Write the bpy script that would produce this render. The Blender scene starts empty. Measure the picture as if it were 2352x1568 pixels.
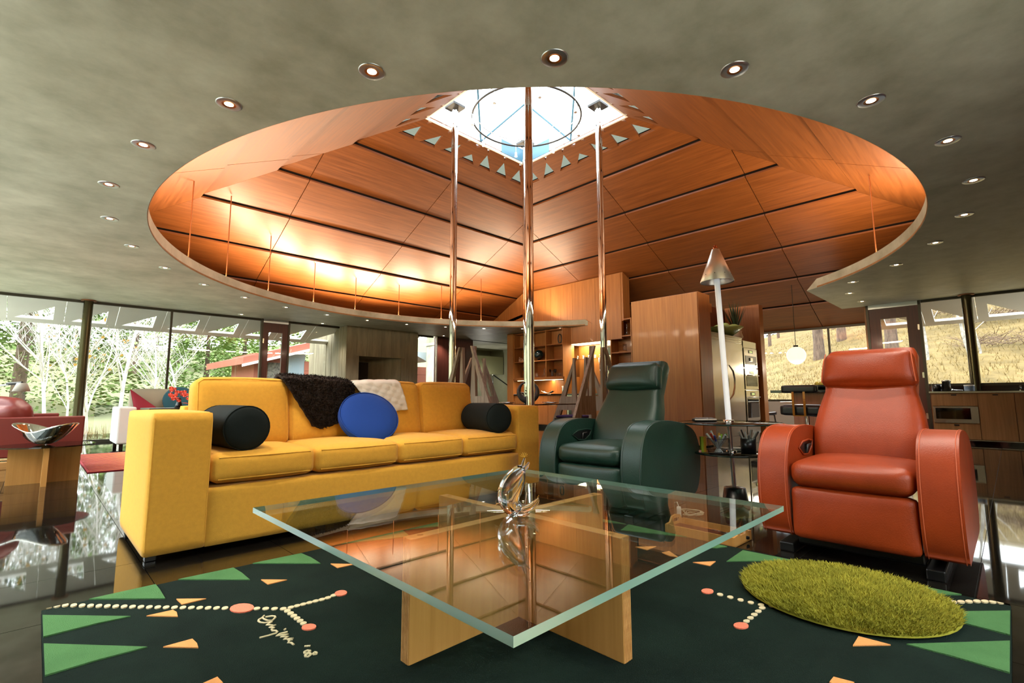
import bpy, bmesh, math, random
from mathutils import Vector, Matrix, Euler
random.seed(7)
R = math.radians
pi = math.pi
scene = bpy.context.scene
col = scene.collection

# ---------------------------------------------------------------- camera
# house axes: +X runs to the far right, +Y to the far left, the lens stands on the diagonal
CAM_H = 0.84
F_PX, PITCH, ROLL, YAW = 1115.53, 0.11467, -0.003132, -0.010755
def _cam_axes():
    cy, sy, cp, sp = math.cos(YAW), math.sin(YAW), math.cos(PITCH), math.sin(PITCH)
    cr, sr = math.cos(ROLL), math.sin(ROLL)
    fw = Vector((sy*cp, cy*cp, sp)); rt = Vector((cy, -sy, 0)); up = rt.cross(fw)
    r2 = rt*cr + up*sr; u2 = up*cr - rt*sr
    s = 0.5**0.5
    T = Matrix(((s, s, 0), (-s, s, 0), (0, 0, 1)))
    return T @ r2, T @ u2, T @ fw
CR, CU, CF = _cam_axes()
cam_data = bpy.data.cameras.new('camera')
cam_data.sensor_width = 36.0
cam_data.lens = F_PX / 2352 * 36.0
cam_data.clip_start = 0.05
cam_data.clip_end = 400
cam = bpy.data.objects.new('camera', cam_data)
col.objects.link(cam)
m3 = Matrix((CR, CU, -CF)).transposed()
cam.matrix_world = Matrix.Translation((0, 0, CAM_H)) @ m3.to_4x4()
scene.camera = cam

def ray(px, py):
    return CF + CR*((px-1176)/F_PX) - CU*((py-784)/F_PX)
def atz(px, py, z=0.0):
    d = ray(px, py); t = (z-CAM_H)/d.z
    return Vector((0, 0, CAM_H)) + d*t
def atx(px, py, x):
    d = ray(px, py); return Vector((0, 0, CAM_H)) + d*(x/d.x)
def aty(px, py, y):
    d = ray(px, py); return Vector((0, 0, CAM_H)) + d*(y/d.y)
def atpt(px, py, X, Y):
    d = ray(px, py); t = (X*CF.x+Y*CF.y)/(d.x*CF.x+d.y*CF.y)
    return Vector((0, 0, CAM_H)) + d*t

# ---------------------------------------------------------------- world, sky, exposure
world = bpy.data.worlds.new('overcast_sky'); scene.world = world
world.use_nodes = True
wn = world.node_tree.nodes; wl = world.node_tree.links
wn.clear()
w_out = wn.new('ShaderNodeOutputWorld'); w_bg = wn.new('ShaderNodeBackground')
w_bg.inputs[0].default_value = (0.90, 0.95, 1.0, 1); w_bg.inputs[1].default_value = 5.0
wl.new(w_bg.outputs[0], w_out.inputs[0])
sun_d = bpy.data.lights.new('hazy_sun', 'SUN'); sun_d.energy = 1.6; sun_d.angle = R(12); sun_d.color = (1, 0.95, 0.86)
sun = bpy.data.objects.new('hazy_sun', sun_d); col.objects.link(sun)
sun.rotation_euler = Vector((0.62, -0.25, -0.74)).to_track_quat('-Z', 'Y').to_euler()

scene.view_settings.view_transform = 'Standard'
scene.view_settings.look = 'None'
scene.view_settings.gamma = 1.0
scene.view_settings.exposure = 0.86
scene.view_settings.use_curve_mapping = False
scene.cycles.use_denoising = True
scene.cycles.adaptive_threshold = 0.02
scene.cycles.max_bounces = 9
scene.cycles.transparent_max_bounces = 16
scene.cycles.transmission_bounces = 7
scene.cycles.glossy_bounces = 4
scene.cycles.diffuse_bounces = 4
scene.cycles.caustics_reflective = False
scene.cycles.caustics_refractive = False
scene.cycles.sample_clamp_indirect = 6.0

# ---------------------------------------------------------------- house numbers
OX, OY = 5.802, 5.547          # centre of the pyramid roof
SK, ZS, KS = 1.2268, 5.726, 0.5107   # skylight half side, its height, roof slope
CZ = 2.75                      # concrete ceiling
XW, YW = 12.57, 12.53          # window walls far right, far left
XN, YN = -1.3, -1.3            # walls behind the lens
RING = 5.14                    # round opening in the concrete ceiling

# ---------------------------------------------------------------- materials
def hexlin(h):
    h = h.lstrip('#'); o = []
    for i in (0, 2, 4):
        c = int(h[i:i+2], 16)/255
        o.append(c/12.92 if c <= 0.04045 else ((c+0.055)/1.055)**2.4)
    return tuple(o)
MATS = {}
def pmat(name, color, rough=0.5, metal=0.0, trans=0.0, ior=1.5, coat=0.0, sheen=0.0, emit=None, emit_s=0.0, var=0.0, scale=6.0,
         bump=0.0, bscale=60.0, stretch=(1, 1, 1), color2=None, rvar=0.0, spec=0.5, randobj=0.0, detail=6.0):
    if name in MATS: return MATS[name]
    c = hexlin(color) if isinstance(color, str) else color
    m = bpy.data.materials.new(name); m.use_nodes = True
    nt = m.node_tree; b = nt.nodes['Principled BSDF']
    b.inputs['Base Color'].default_value = (*c, 1); b.inputs['Roughness'].default_value = rough
    b.inputs['Metallic'].default_value = metal; b.inputs['IOR'].default_value = ior
    b.inputs['Transmission Weight'].default_value = trans
    b.inputs['Coat Weight'].default_value = coat; b.inputs['Coat Roughness'].default_value = 0.08
    b.inputs['Sheen Weight'].default_value = sheen
    b.inputs['Specular IOR Level'].default_value = spec
    if emit:
        b.inputs['Emission Color'].default_value = (*(hexlin(emit) if isinstance(emit, str) else emit), 1)
        b.inputs['Emission Strength'].default_value = emit_s
    if var > 0 or bump > 0 or color2:
        tc = nt.nodes.new('ShaderNodeTexCoord'); mp = nt.nodes.new('ShaderNodeMapping')
        mp.inputs['Scale'].default_value = stretch
        nt.links.new(tc.outputs['Object'], mp.inputs['Vector'])
        if var > 0 or color2:
            nz = nt.nodes.new('ShaderNodeTexNoise'); nz.inputs['Scale'].default_value = scale; nz.inputs['Detail'].default_value = detail
            nz.inputs['Roughness'].default_value = 0.62
            nt.links.new(mp.outputs[0], nz.inputs['Vector'])
            rp = nt.nodes.new('ShaderNodeValToRGB')
            c2 = hexlin(color2) if isinstance(color2, str) else color2
            lo = c2 if c2 else tuple(x*(1-var) for x in c); hi = c if c2 else tuple(min(1, x*(1+var)) for x in c)
            rp.color_ramp.elements[0].position = 0.3; rp.color_ramp.elements[1].position = 0.7
            rp.color_ramp.elements[0].color = (*lo, 1); rp.color_ramp.elements[1].color = (*hi, 1)
            nt.links.new(nz.outputs[0], rp.inputs[0])
            src = rp.outputs[0]
            if randobj > 0:
                oi = nt.nodes.new('ShaderNodeObjectInfo'); hs = nt.nodes.new('ShaderNodeHueSaturation')
                mr = nt.nodes.new('ShaderNodeMapRange'); mr.inputs[3].default_value = 1-randobj; mr.inputs[4].default_value = 1+randobj
                nt.links.new(oi.outputs['Random'], mr.inputs[0]); nt.links.new(mr.outputs[0], hs.inputs['Value'])
                nt.links.new(src, hs.inputs['Color']); src = hs.outputs[0]
            nt.links.new(src, b.inputs['Base Color'])
            if rvar > 0:
                mr2 = nt.nodes.new('ShaderNodeMapRange'); mr2.inputs[3].default_value = max(0, rough-rvar); mr2.inputs[4].default_value = rough+rvar
                nt.links.new(nz.outputs[0], mr2.inputs[0]); nt.links.new(mr2.outputs[0], b.inputs['Roughness'])
        if bump > 0:
            nb = nt.nodes.new('ShaderNodeTexNoise'); nb.inputs['Scale'].default_value = bscale; nb.inputs['Detail'].default_value = 4
            nt.links.new(mp.outputs[0], nb.inputs['Vector'])
            bp = nt.nodes.new('ShaderNodeBump'); bp.inputs['Strength'].default_value = bump; bp.inputs['Distance'].default_value = 0.02
            nt.links.new(nb.outputs[0], bp.inputs['Height']); nt.links.new(bp.outputs[0], b.inputs['Normal'])
    MATS[name] = m
    return m

def glassmat(name, tint=(0.96, 0.98, 0.97), ior=1.5, rough=0.0):
    "clear sheet glass: straight-through transmission plus Fresnel reflection"
    if name in MATS: return MATS[name]
    m = bpy.data.materials.new(name); m.use_nodes = True
    nt = m.node_tree; nt.nodes.clear()
    o = nt.nodes.new('ShaderNodeOutputMaterial'); mx = nt.nodes.new('ShaderNodeMixShader')
    t = nt.nodes.new('ShaderNodeBsdfTransparent'); g = nt.nodes.new('ShaderNodeBsdfGlossy'); fr = nt.nodes.new('ShaderNodeFresnel')
    t.inputs[0].default_value = (*tint, 1); g.inputs['Roughness'].default_value = rough; fr.inputs['IOR'].default_value = ior
    ge = nt.nodes.new('ShaderNodeNewGeometry'); iv = nt.nodes.new('ShaderNodeMapRange')
    iv.inputs[3].default_value = ior; iv.inputs[4].default_value = 1/ior      # both faces of the sheet reflect alike
    nt.links.new(ge.outputs['Backfacing'], iv.inputs[0]); nt.links.new(iv.outputs[0], fr.inputs['IOR'])
    nt.links.new(fr.outputs[0], mx.inputs[0]); nt.links.new(t.outputs[0], mx.inputs[1]); nt.links.new(g.outputs[0], mx.inputs[2])
    nt.links.new(mx.outputs[0], o.inputs[0]); MATS[name] = m
    return m

def woodmat(name, c1, c2, axis='X', rough=0.35, fine=26.0, randobj=0.08, coat=0.15):
    st = {'X': (0.18, 4, 4), 'Y': (4, 0.18, 4), 'Z': (4, 4, 0.18)}[axis]
    return pmat(name, c1, rough=rough, color2=c2, scale=fine/4, stretch=st, randobj=randobj, coat=coat, bump=0.03, bscale=30, rvar=0.06)

M_conc = pmat('troweled_concrete', '#c9c8b4', rough=0.5, color2='#96957f', scale=2.0, stretch=(1, 1, 1), bump=0.08, bscale=6, rvar=0.12, detail=12)
M_board = pmat('board_formed_concrete', '#8f866c', rough=0.8, color2='#6e6450', scale=2.2, stretch=(3, 3, 0.5), bump=0.25, bscale=9)
M_roofX = woodmat('roof_wood_x', '#874d20', '#683713', 'X', 0.42, coat=0)
M_roofY = woodmat('roof_wood_y', '#874d20', '#683713', 'Y', 0.42, coat=0)
M_wallwood = woodmat('cabinet_wood', '#ad723a', '#905a2b', 'Z', 0.40)
M_wallwoodY = woodmat('cabinet_wood_y', '#a0622f', '#854f24', 'Y', 0.38)
M_fascia = woodmat('fascia_wood', '#bf8a5c', '#a8744a', 'X', 0.6, coat=0)
M_maple = woodmat('light_ply_wood', '#c08c4c', '#aa783b', 'Z', 0.45)
M_mapleX = woodmat('ply_edge_wood', '#c9965a', '#a5733c', 'X', 0.5)
M_walnut = woodmat('counter_wood', '#b58350', '#956a3e', 'Z', 0.42)
M_darkwood = woodmat('dark_red_wood', '#5d2f25', '#47221b', 'Z', 0.4)
M_greywood = woodmat('weathered_grey_wood', '#a5988a', '#6f6156', 'Z', 0.5, fine=50)
M_granite = pmat('black_granite', '#0b0a09', rough=0.035, spec=0.75, color2='#171512', scale=30, ior=1.55)
M_grout = pmat('dark_grout', '#1a1816', rough=0.7)
M_chrome = pmat('chrome', '#e8e8e6', rough=0.045, metal=1)
M_steel = pmat('brushed_steel', '#c9c4b6', rough=0.22, metal=1, var=0.06, scale=8, stretch=(1, 1, 20))
M_alu = pmat('satin_aluminium', '#cfd2d4', rough=0.3, metal=1)
M_dark = pmat('black_metal', '#141414', rough=0.35)
M_frame = pmat('bronze_frame', '#4a463c', rough=0.4, metal=0.6)
M_black = pmat('black_plastic', '#0d0d0e', rough=0.3)
M_blackgloss = pmat('black_glass_gloss', '#050506', rough=0.04, spec=0.8)
M_pane = glassmat('window_pane')
M_tglass = glassmat('table_glass', (0.86, 0.93, 0.90), 1.62)
M_dglass = glassmat('smoked_glass', (0.42, 0.47, 0.46), 1.55)
M_crystal = pmat('clear_crystal', '#ffffff', rough=0.0, trans=1.0, ior=1.5)
M_thin = glassmat('thin_glassware', (0.93, 0.93, 0.92), 1.7)
M_white = pmat('white_paint', '#eceae4', rough=0.5)
M_blue = pmat('blue_grey_steel', '#4f7f9a', rough=0.45)
M_yellow = pmat('yellow_wool', '#d69f3a', rough=0.9, spec=0.2, sheen=0.1, var=0.06, scale=40, bump=0.12, bscale=300)
M_blackfab = pmat('charcoal_green_fabric', '#141c1b', rough=0.85, spec=0.2, bump=0.1, bscale=350)
M_bluefab = pmat('cobalt_fabric', '#123a86', rough=0.8, spec=0.2, sheen=0.05, bump=0.15, bscale=14)
M_fur = pmat('brown_fur', '#33241c', rough=0.8, spec=0.3, color2='#120c0a', scale=45, bump=0.9, bscale=55)
M_cloth = pmat('ivory_cloth', '#d8d2c7', rough=0.85, bump=0.2, bscale=25)
M_orange = pmat('orange_leather', '#9a3a14', rough=0.40, color2='#82300f', scale=3.0, bump=0.1, bscale=180, spec=0.32)
M_green = pmat('dark_green_leather', '#1c382e', rough=0.38, color2='#162d25', scale=3.0, bump=0.1, bscale=180, spec=0.35)
M_rug = pmat('dark_green_pile', '#1b2721', rough=1.0, color2='#141d19', scale=3.0, bump=0.5, bscale=260, spec=0.05)
M_ruggreen = pmat('leaf_green_pile', '#4f7a4b', rough=0.95, color2='#426a40', scale=4, bump=0.5, bscale=260, spec=0.1)
M_rugorange = pmat('peach_pile', '#cf8d4e', rough=0.95, bump=0.4, bscale=260)
M_rugcream = pmat('cream_pile', '#c9b994', rough=0.95, bump=0.4, bscale=260)
M_rugcoral = pmat('coral_pile', '#e8795c', rough=0.95, bump=0.4, bscale=260)
M_shag = pmat('moss_green_shag', '#a39c3a', rough=1.0, color2='#7d7c2c', scale=9, spec=0.05)
M_redleather = pmat('maroon_leather', '#6e2620', rough=0.42, bump=0.05, bscale=120)
M_greyfab = pmat('grey_beige_fabric', '#a39a86', rough=0.85, bump=0.1, bscale=250)
M_whitefab = pmat('white_leather', '#dad9d4', rough=0.5)
M_mirror = pmat('polished_silver', '#e6e4de', rough=0.03, metal=1)
M_lampglow = pmat('lamp_glow', '#fff0d8', rough=0.5, emit='#ffdca6', emit_s=14.0)
M_globe = pmat('opal_globe', '#fff4dc', rough=0.4, emit='#ffedc4', emit_s=0.75)
M_strip = pmat('light_strip', '#fff3c8', rough=0.5, emit='#fff0b4', emit_s=5.0)

# ---------------------------------------------------------------- mesh helpers
class MB:
    "collects vertices and faces for one mesh"
    def __init__(s): s.v = []; s.f = []; s.sm = []
    def add(s, vs, fs, smooth=False):
        n = len(s.v); s.v += [tuple(v) for v in vs]; s.f += [tuple(i+n for i in f) for f in fs]; s.sm += [smooth]*len(fs); return s
    def box(s, x0, x1, y0, y1, z0, z1, T=None):
        vs = [Vector((x, y, z)) for z in (z0, z1) for y in (y0, y1) for x in (x0, x1)]
        if T: vs = [T @ v for v in vs]
        return s.add(vs, [(0, 2, 3, 1), (4, 5, 7, 6), (0, 1, 5, 4), (2, 6, 7, 3), (0, 4, 6, 2), (1, 3, 7, 5)])
    def prism(s, poly, h0, h1, f=lambda a, b, h: (a, b, h), smooth=False):
        "polygon (a,b) extruded from h0 to h1, mapped to 3-D by f"
        n = len(poly); vs = [f(a, b, h0) for a, b in poly] + [f(a, b, h1) for a, b in poly]
        s.add(vs, [tuple(range(n))[::-1], tuple(range(n, 2*n))])
        return s.add(vs, [(i, (i+1) % n, n+(i+1) % n, n+i) for i in range(n)], smooth)
    def lathe(s, prof, n=24, c=(0, 0, 0), T=None, caps=True, smooth=True):
        vs = []; k = len(prof)
        for r, z in prof:
            for i in range(n):
                a = 2*pi*i/n; vs.append(Vector((c[0]+r*math.cos(a), c[1]+r*math.sin(a), c[2]+z)))
        if T: vs = [T @ v for v in vs]
        fs = [(j*n+i, j*n+(i+1) % n, (j+1)*n+(i+1) % n, (j+1)*n+i) for j in range(k-1) for i in range(n)]
        s.add(vs, fs, smooth)
        if caps:
            if prof[0][0] > 1e-6: s.add(vs[:n], [tuple(range(n))[::-1]])
            if prof[-1][0] > 1e-6: s.add(vs[-n:], [tuple(range(n))])
        return s
    def tube(s, path, r, n=8, closed=False, caps=True, smooth=True):
        P = [Vector(p) for p in path]; k = len(P); rad = r if isinstance(r, (list, tuple)) else [r]*k
        vs = []; prev = None
        for i, p in enumerate(P):
            if closed: t = (P[(i+1) % k]-P[i-1])
            else: t = P[min(i+1, k-1)]-P[max(i-1, 0)]
            if t.length < 1e-9: t = Vector((0, 0, 1))
            t.normalize()
            if prev is None:
                a = Vector((0, 0, 1)) if abs(t.z) < 0.9 else Vector((1, 0, 0)); u = t.cross(a).normalized()
            else:
                u = prev-t*prev.dot(t)
                u = u.normalized() if u.length > 1e-6 else t.orthogonal().normalized()
            prev = u; w = t.cross(u)
            for j in range(n):
                a = 2*pi*j/n; vs.append(p+(u*math.cos(a)+w*math.sin(a))*rad[i])
        m = k if closed else k-1
        fs = [(i*n+j, i*n+(j+1) % n, ((i+1) % k)*n+(j+1) % n, ((i+1) % k)*n+j) for i in range(m) for j in range(n)]
        s.add(vs, fs, smooth)
        if caps and not closed:
            s.add(vs[:n], [tuple(range(n))[::-1]]); s.add(vs[-n:], [tuple(range(n))])
        return s
    def rbox(s, c, size, r=0.04, puff=(0, 0, 0), n=8, T=None, jit=0.0, taper=None):
        "rounded, optionally bulging box (cushion)"
        hx, hy, hz = size[0]/2, size[1]/2, size[2]/2; r = min(r, hx, hy, hz)*0.999
        vs = []; fs = []
        def pt(p):
            q = [p[0]*hx, p[1]*hy, p[2]*hz]
            inner = [max(-(h-r), min(h-r, x)) for x, h in zip(q, (hx, hy, hz))]
            d = Vector((q[0]-inner[0], q[1]-inner[1], q[2]-inner[2]))
            o = Vector(inner)+(d.normalized()*r if d.length > 1e-9 else d)
            bx = (1-p[1]**2)*(1-p[2]**2); by = (1-p[0]**2)*(1-p[2]**2); bz = (1-p[0]**2)*(1-p[1]**2)
            o.x += p[0]*puff[0]*bx; o.y += p[1]*puff[1]*by; o.z += p[2]*puff[2]*bz
            if taper: o = taper(o)
            if jit: o += Vector((random.uniform(-jit, jit), random.uniform(-jit, jit), random.uniform(-jit, jit)))
            o = o+Vector(c)
            return T @ o if T else o
        def e(i):   # denser near the rim so the roundness shows
            t = -1+2*i/n; return math.copysign(abs(t)**0.75, t)
        idx = {}
        def vid(p):
            k = tuple(round(x, 6) for x in p)
            if k not in idx: idx[k] = len(vs); vs.append(pt(p))
            return idx[k]
        for ax in range(3):
            for sg in (-1, 1):
                for i in range(n):
                    for j in range(n):
                        q = []
                        for a, b in ((i, j), (i+1, j), (i+1, j+1), (i, j+1)):
                            p = [0, 0, 0]; p[ax] = sg; p[(ax+1) % 3] = e(a); p[(ax+2) % 3] = e(b); q.append(vid(p))
                        fs.append(tuple(q) if sg > 0 else tuple(q[::-1]))
        return s.add(vs, fs, True)
    def sphere(s, c, r, n=16, m=10, sq=(1, 1, 1), T=None):
        prof = [(max(1e-5, r*math.sin(pi*j/m)), -r*math.cos(pi*j/m)) for j in range(m+1)]
        b = MB(); b.lathe(prof, n, (0, 0, 0), caps=False)
        vs = [Vector((v[0]*sq[0]+c[0], v[1]*sq[1]+c[1], v[2]*sq[2]+c[2])) for v in b.v]
        if T: vs = [T @ v for v in vs]
        return s.add(vs, b.f, True)
    def grid(s, fn, nu, nv, smooth=True, closed_u=False):
        vs = [fn(i/nu, j/nv) for j in range(nv+1) for i in range(nu+1)]
        w = nu+1
        return s.add(vs, [(j*w+i, j*w+i+1, (j+1)*w+i+1, (j+1)*w+i) for j in range(nv) for i in range(nu)], smooth)
    def build(s, name, mat, parent=None, bevel=0.0, seg=2, sub=0, kind=None, solid=0.0, auto=True):
        me = bpy.data.meshes.new(name); me.from_pydata(s.v, [], s.f)
        me.polygons.foreach_set('use_smooth', s.sm)
        me.materials.append(mat); me.update()
        o = bpy.data.objects.new(name, me); col.objects.link(o)
        if parent: o.parent = parent
        if solid:
            md = o.modifiers.new('thickness', 'SOLIDIFY'); md.thickness = solid; md.offset = 0
        if bevel:
            md = o.modifiers.new('bevel', 'BEVEL'); md.width = bevel; md.segments = seg; md.limit_method = 'ANGLE'; md.angle_limit = R(40)
            md.harden_normals = False
        if sub:
            md = o.modifiers.new('sub', 'SUBSURF'); md.levels = sub; md.render_levels = sub
        if kind: o['kind'] = kind
        return o
def thing(name, label, cat, loc=(0, 0, 0), rz=0.0, group=None, rot=None):
    o = bpy.data.objects.new(name, None); col.objects.link(o); o.empty_display_size = 0.1
    o.location = loc; o.rotation_euler = rot if rot else (0, 0, rz); o['label'] = label; o['category'] = cat
    if group: o['group'] = group
    return o
def tag(o, label, cat, group=None):
    o['label'] = label; o['category'] = cat
    if group: o['group'] = group
    return o
def struct(name, mb, mat, **k):
    o = mb.build(name, mat, **k); o['kind'] = 'structure'; return o
def kids(o): return [c for c in bpy.data.objects if c.parent == o]
def copy_tree(o, parent=None, ch=None):
    ch = ch if ch is not None else {}
    c = o.copy(); col.objects.link(c); c.parent = parent
    for k in kids(o): copy_tree(k, c)
    return c
def box(x0, x1, y0, y1, z0, z1, T=None): return MB().box(x0, x1, y0, y1, z0, z1, T)
def spot(name, loc, target, power, angle=90, blend=0.5, radius=0.05, color=(1, 0.86, 0.68)):
    l = bpy.data.lights.new(name, 'SPOT'); l.energy = power; l.spot_size = R(angle); l.spot_blend = blend; l.shadow_soft_size = radius; l.color = color
    o = bpy.data.objects.new(name, l); col.objects.link(o); o.location = loc
    o.rotation_euler = (Vector(target)-Vector(loc)).to_track_quat('-Z', 'Y').to_euler(); return o
def point(name, loc, power, radius=0.05, color=(1, 0.86, 0.68)):
    l = bpy.data.lights.new(name, 'POINT'); l.energy = power; l.shadow_soft_size = radius; l.color = color
    o = bpy.data.objects.new(name, l); col.objects.link(o); o.location = loc; return o
def area(name, loc, target, sx, sy, power, color=(1, 0.86, 0.68)):
    l = bpy.data.lights.new(name, 'AREA'); l.shape = 'RECTANGLE'; l.size = sx; l.size_y = sy; l.energy = power; l.color = color
    o = bpy.data.objects.new(name, l); col.objects.link(o); o.location = loc
    o.rotation_euler = (Vector(target)-Vector(loc)).to_track_quat('-Z', 'Y').to_euler(); return o
def lerp(a, b, t): return a+(b-a)*t
# ================================================================ FLOOR
floor = struct('floor', box(XN, 13.6, YN, 15.2, -0.14, -0.012), M_grout)
TS = 0.61
tile_me = None
cand = []; rest = MB()
x = 0.46-3*TS
while x < 13.4:
    y = 0.79-4*TS
    while y < 15.0:
        cx, cy = x+TS/2, y+TS/2
        d = Vector((cx, cy, -CAM_H)); w = d.dot(CF)
        vis = False
        if w > 0.25:
            px = 1176+F_PX*d.dot(CR)/w; py = 784-F_PX*d.dot(CU)/w
            vis = -150 < px < 2500 and py < 1750
        if x > XN and y > YN: cand.append((0 if vis else 1, d.length, x, y))
        y += TS
    x += TS
cand.sort()
tm = box(-TS/2+0.0015, TS/2-0.0015, -TS/2+0.0015, TS/2-0.0015, -0.012, 0)
for i, (nv, dl, x, y) in enumerate(cand):
    if nv == 0 and i < 300:
        if tile_me is None:
            o = tm.build('granite_tile', M_granite, floor); tile_me = o.data
        else:
            o = bpy.data.objects.new('granite_tile', tile_me); col.objects.link(o); o.parent = floor
        o.location = (x+TS/2, y+TS/2, 0)
    else:
        rest.box(x+0.0015, x+TS-0.0015, y+0.0015, y+TS-0.0015, -0.012, 0)
rest.build('granite_tile_field', M_granite, floor, kind='stuff')

# ================================================================ CONCRETE CEILING RING
def ringR(a):
    "opening radius by angle, measured along the rim"
    return RING+0.075*math.exp(-((abs(((a+135+180) % 360)-180))/26)**2)
def on_square(a):
    dx, dy = math.cos(R(a)), math.sin(R(a)); t = 1e9
    if dx > 1e-6: t = min(t, (XW-OX)/dx)
    if dx < -1e-6: t = min(t, (XN-OX)/dx)
    if dy > 1e-6: t = min(t, (YW-OY)/dy)
    if dy < -1e-6: t = min(t, (YN-OY)/dy)
    return OX+dx*t, OY+dy*t
A0 = math.degrees(math.asin((7.83-OY)/RING)); A1 = 360-math.degrees(math.asin((OY-2.24)/RING))
angs = [A0+(A1-A0)*i/220 for i in range(221)]
for cx, cy in ((XW, YW), (XN, YW), (XN, YN), (XW, YN)):
    angs.append(math.degrees(math.atan2(cy-OY, cx-OX)) % 360)
angs = sorted(angs)
inn = [(OX+ringR(a)*math.cos(R(a)), OY+ringR(a)*math.sin(R(a))) for a in angs]
out = [on_square(a) for a in angs]
out[0] = (XW, 7.83); out[-1] = (XW, 2.24)
n = len(angs); T_ = 0.16
slab = MB()
vs = [(*p, CZ) for p in inn]+[(*p, CZ) for p in out]+[(*p, CZ+T_) for p in inn]+[(*p, CZ+T_) for p in out]
fs = []
for i in range(n-1):
    fs += [(i, i+1, n+i+1, n+i), (2*n+i, 3*n+i, 3*n+i+1, 2*n+i+1), (n+i, n+i+1, 3*n+i+1, 3*n+i)]
fs += [(0, n, 3*n, 2*n), (n-1, 3*n-1, 4*n-1, 2*n-1)]
fs += [(i, 2*n+i, 2*n+i+1, i+1) for i in range(n-1)]
slab.add(vs, fs)
ceiling = struct('ceiling', slab, M_conc)
fas = MB()
vs = []
for k, (a, p) in enumerate(zip(angs, inn)):
    u = Vector((math.cos(R(a)), math.sin(R(a))))
    q = Vector(p)
    vs += [(q.x, q.y, CZ+0.004), (q.x-u.x*0.008, q.y-u.y*0.008, CZ+0.004), (q.x-u.x*0.008+u.x*0.05, q.y-u.y*0.008+u.y*0.05, CZ+T_+0.012), (q.x+u.x*0.07, q.y+u.y*0.07, CZ+T_+0.012)]
fas.add(vs, [(4*i+j, 4*i+(j+1) % 4, 4*(i+1)+(j+1) % 4, 4*(i+1)+j) for i in range(n-1) for j in range(4)], True)
o = struct('trim_1', fas, M_fascia)
# knife-edged ends of the slab where the kitchen opens to the roof
def wedge(nm, a0, at_, far):
    a = Vector((*inn[a0], 0)); tp = Vector((OX+RING*math.cos(R(at_)), OY+RING*math.sin(R(at_)), 0)); b = Vector((far, a.y, 0)); c_ = Vector((far, tp.y, 0))
    z0, z1 = CZ+.001, CZ+T_
    vs = [(a.x, a.y, z0), (tp.x, tp.y, z0), (c_.x, c_.y, z0), (b.x, b.y, z0), (a.x, a.y, z1), (b.x, b.y, z1)]
    struct(nm, MB().add(vs, [(0, 1, 2, 3), (0, 4, 1), (1, 4, 5, 2), (2, 5, 3), (0, 3, 5, 4)]), M_conc)
wedge('trim_3', 0, A0-3.2, 10.44)
wedge('trim_4', -1, A1-360+3.0, XW)

# ================================================================ PYRAMID ROOF
def rpt(pl, l, d, up=0.0):
    z = ZS-KS*d+up
    if pl == 0: return Vector((OX+l, OY+SK+d, z))
    if pl == 1: return Vector((OX+SK+d, OY+l, z))
    if pl == 2: return Vector((OX-SK-d, OY+l, z))
    return Vector((OX+l, OY-SK-d, z))
ROWS = [0.0, 0.92, 1.84, 2.76, 3.69, 4.6, 5.48]
JN = [-7.5, -5.02, -2.51, 0, 2.51, 5.02, 7.5]
def clip(poly, a, b, c):
    "keep a*l+b*d<=c"
    o = []
    for i in range(len(poly)):
        p, q = poly[i], poly[(i+1) % len(poly)]
        fp, fq = a*p[0]+b*p[1]-c, a*q[0]+b*q[1]-c
        if fp <= 0: o.append(p)
        if (fp < 0 < fq) or (fq < 0 < fp):
            t = fp/(fp-fq); o.append((p[0]+(q[0]-p[0])*t, p[1]+(q[1]-p[1])*t))
    return o
TRI_BIG = [[(s*a, .45), (s*(a+.33), .45), (s*a, .16)] for s in (-1, 1) for a in (.31, .77, 1.22)]+[[(-.19, .45), (.19, .45), (0, .27)]]
TRI_SM = [[(s*a, .04), (s*(a+.085), .04), (s*(a+.085), .11)] for s in (-1, 1) for a in (.2, .65, 1.1)]+[[(-.08, .05), (.08, .05), (0, .11)]]
M_triglow = pmat('frosted_triangle', '#c9cdb8', rough=0.7)
def tri_panel(pl, name, parent):
    "topmost roof row with triangular openings cut through it"
    bm = bmesh.new(); es = []
    outer = [(-SK-.0, .004), (SK+.0, .004), (SK+.906, .906), (-SK-.906, .906)]
    def loop(pts):
        v = [bm.verts.new((p[0], p[1], 0)) for p in pts]
        for i in range(len(v)): es.append(bm.edges.new((v[i], v[(i+1) % len(v)])))
    loop(outer)
    for t in TRI_BIG+TRI_SM: loop(t)
    bmesh.ops.triangle_fill(bm, use_beauty=True, use_dissolve=False, edges=es)
    def inside(p, t):
        s_ = []
        for i in range(3):
            a, b = t[i], t[(i+1) % 3]; s_.append((b[0]-a[0])*(p[1]-a[1])-(b[1]-a[1])*(p[0]-a[0]))
        return all(x > -1e-9 for x in s_) or all(x < 1e-9 for x in s_)
    kill = []
    for f in bm.faces:
        c = f.calc_center_median()
        if any(inside((c.x, c.y), t) for t in TRI_BIG+TRI_SM): kill.append(f)
    bmesh.ops.delete(bm, geom=kill, context='FACES_ONLY')
    g = bmesh.ops.extrude_face_region(bm, geom=bm.faces[:])
    for v in [e for e in g['geom'] if isinstance(e, bmesh.types.BMVert)]: v.co.z = 1
    for v in bm.verts:
        up = 0.045*(v.co.y/.92)+v.co.z*0.05
        v.co = rpt(pl, v.co.x, v.co.y, up)
    bmesh.ops.recalc_face_normals(bm, faces=bm.faces[:])
    me = bpy.data.meshes.new(name); bm.to_mesh(me); bm.free()
    me.materials.append(M_roofX if pl in (0, 3) else M_roofY)
    o = bpy.data.objects.new(name, me); col.objects.link(o); o.parent = parent
    return o
SIDE = ['far_left', 'far_right', 'near_left', 'near_right']
roofs = []
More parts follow.
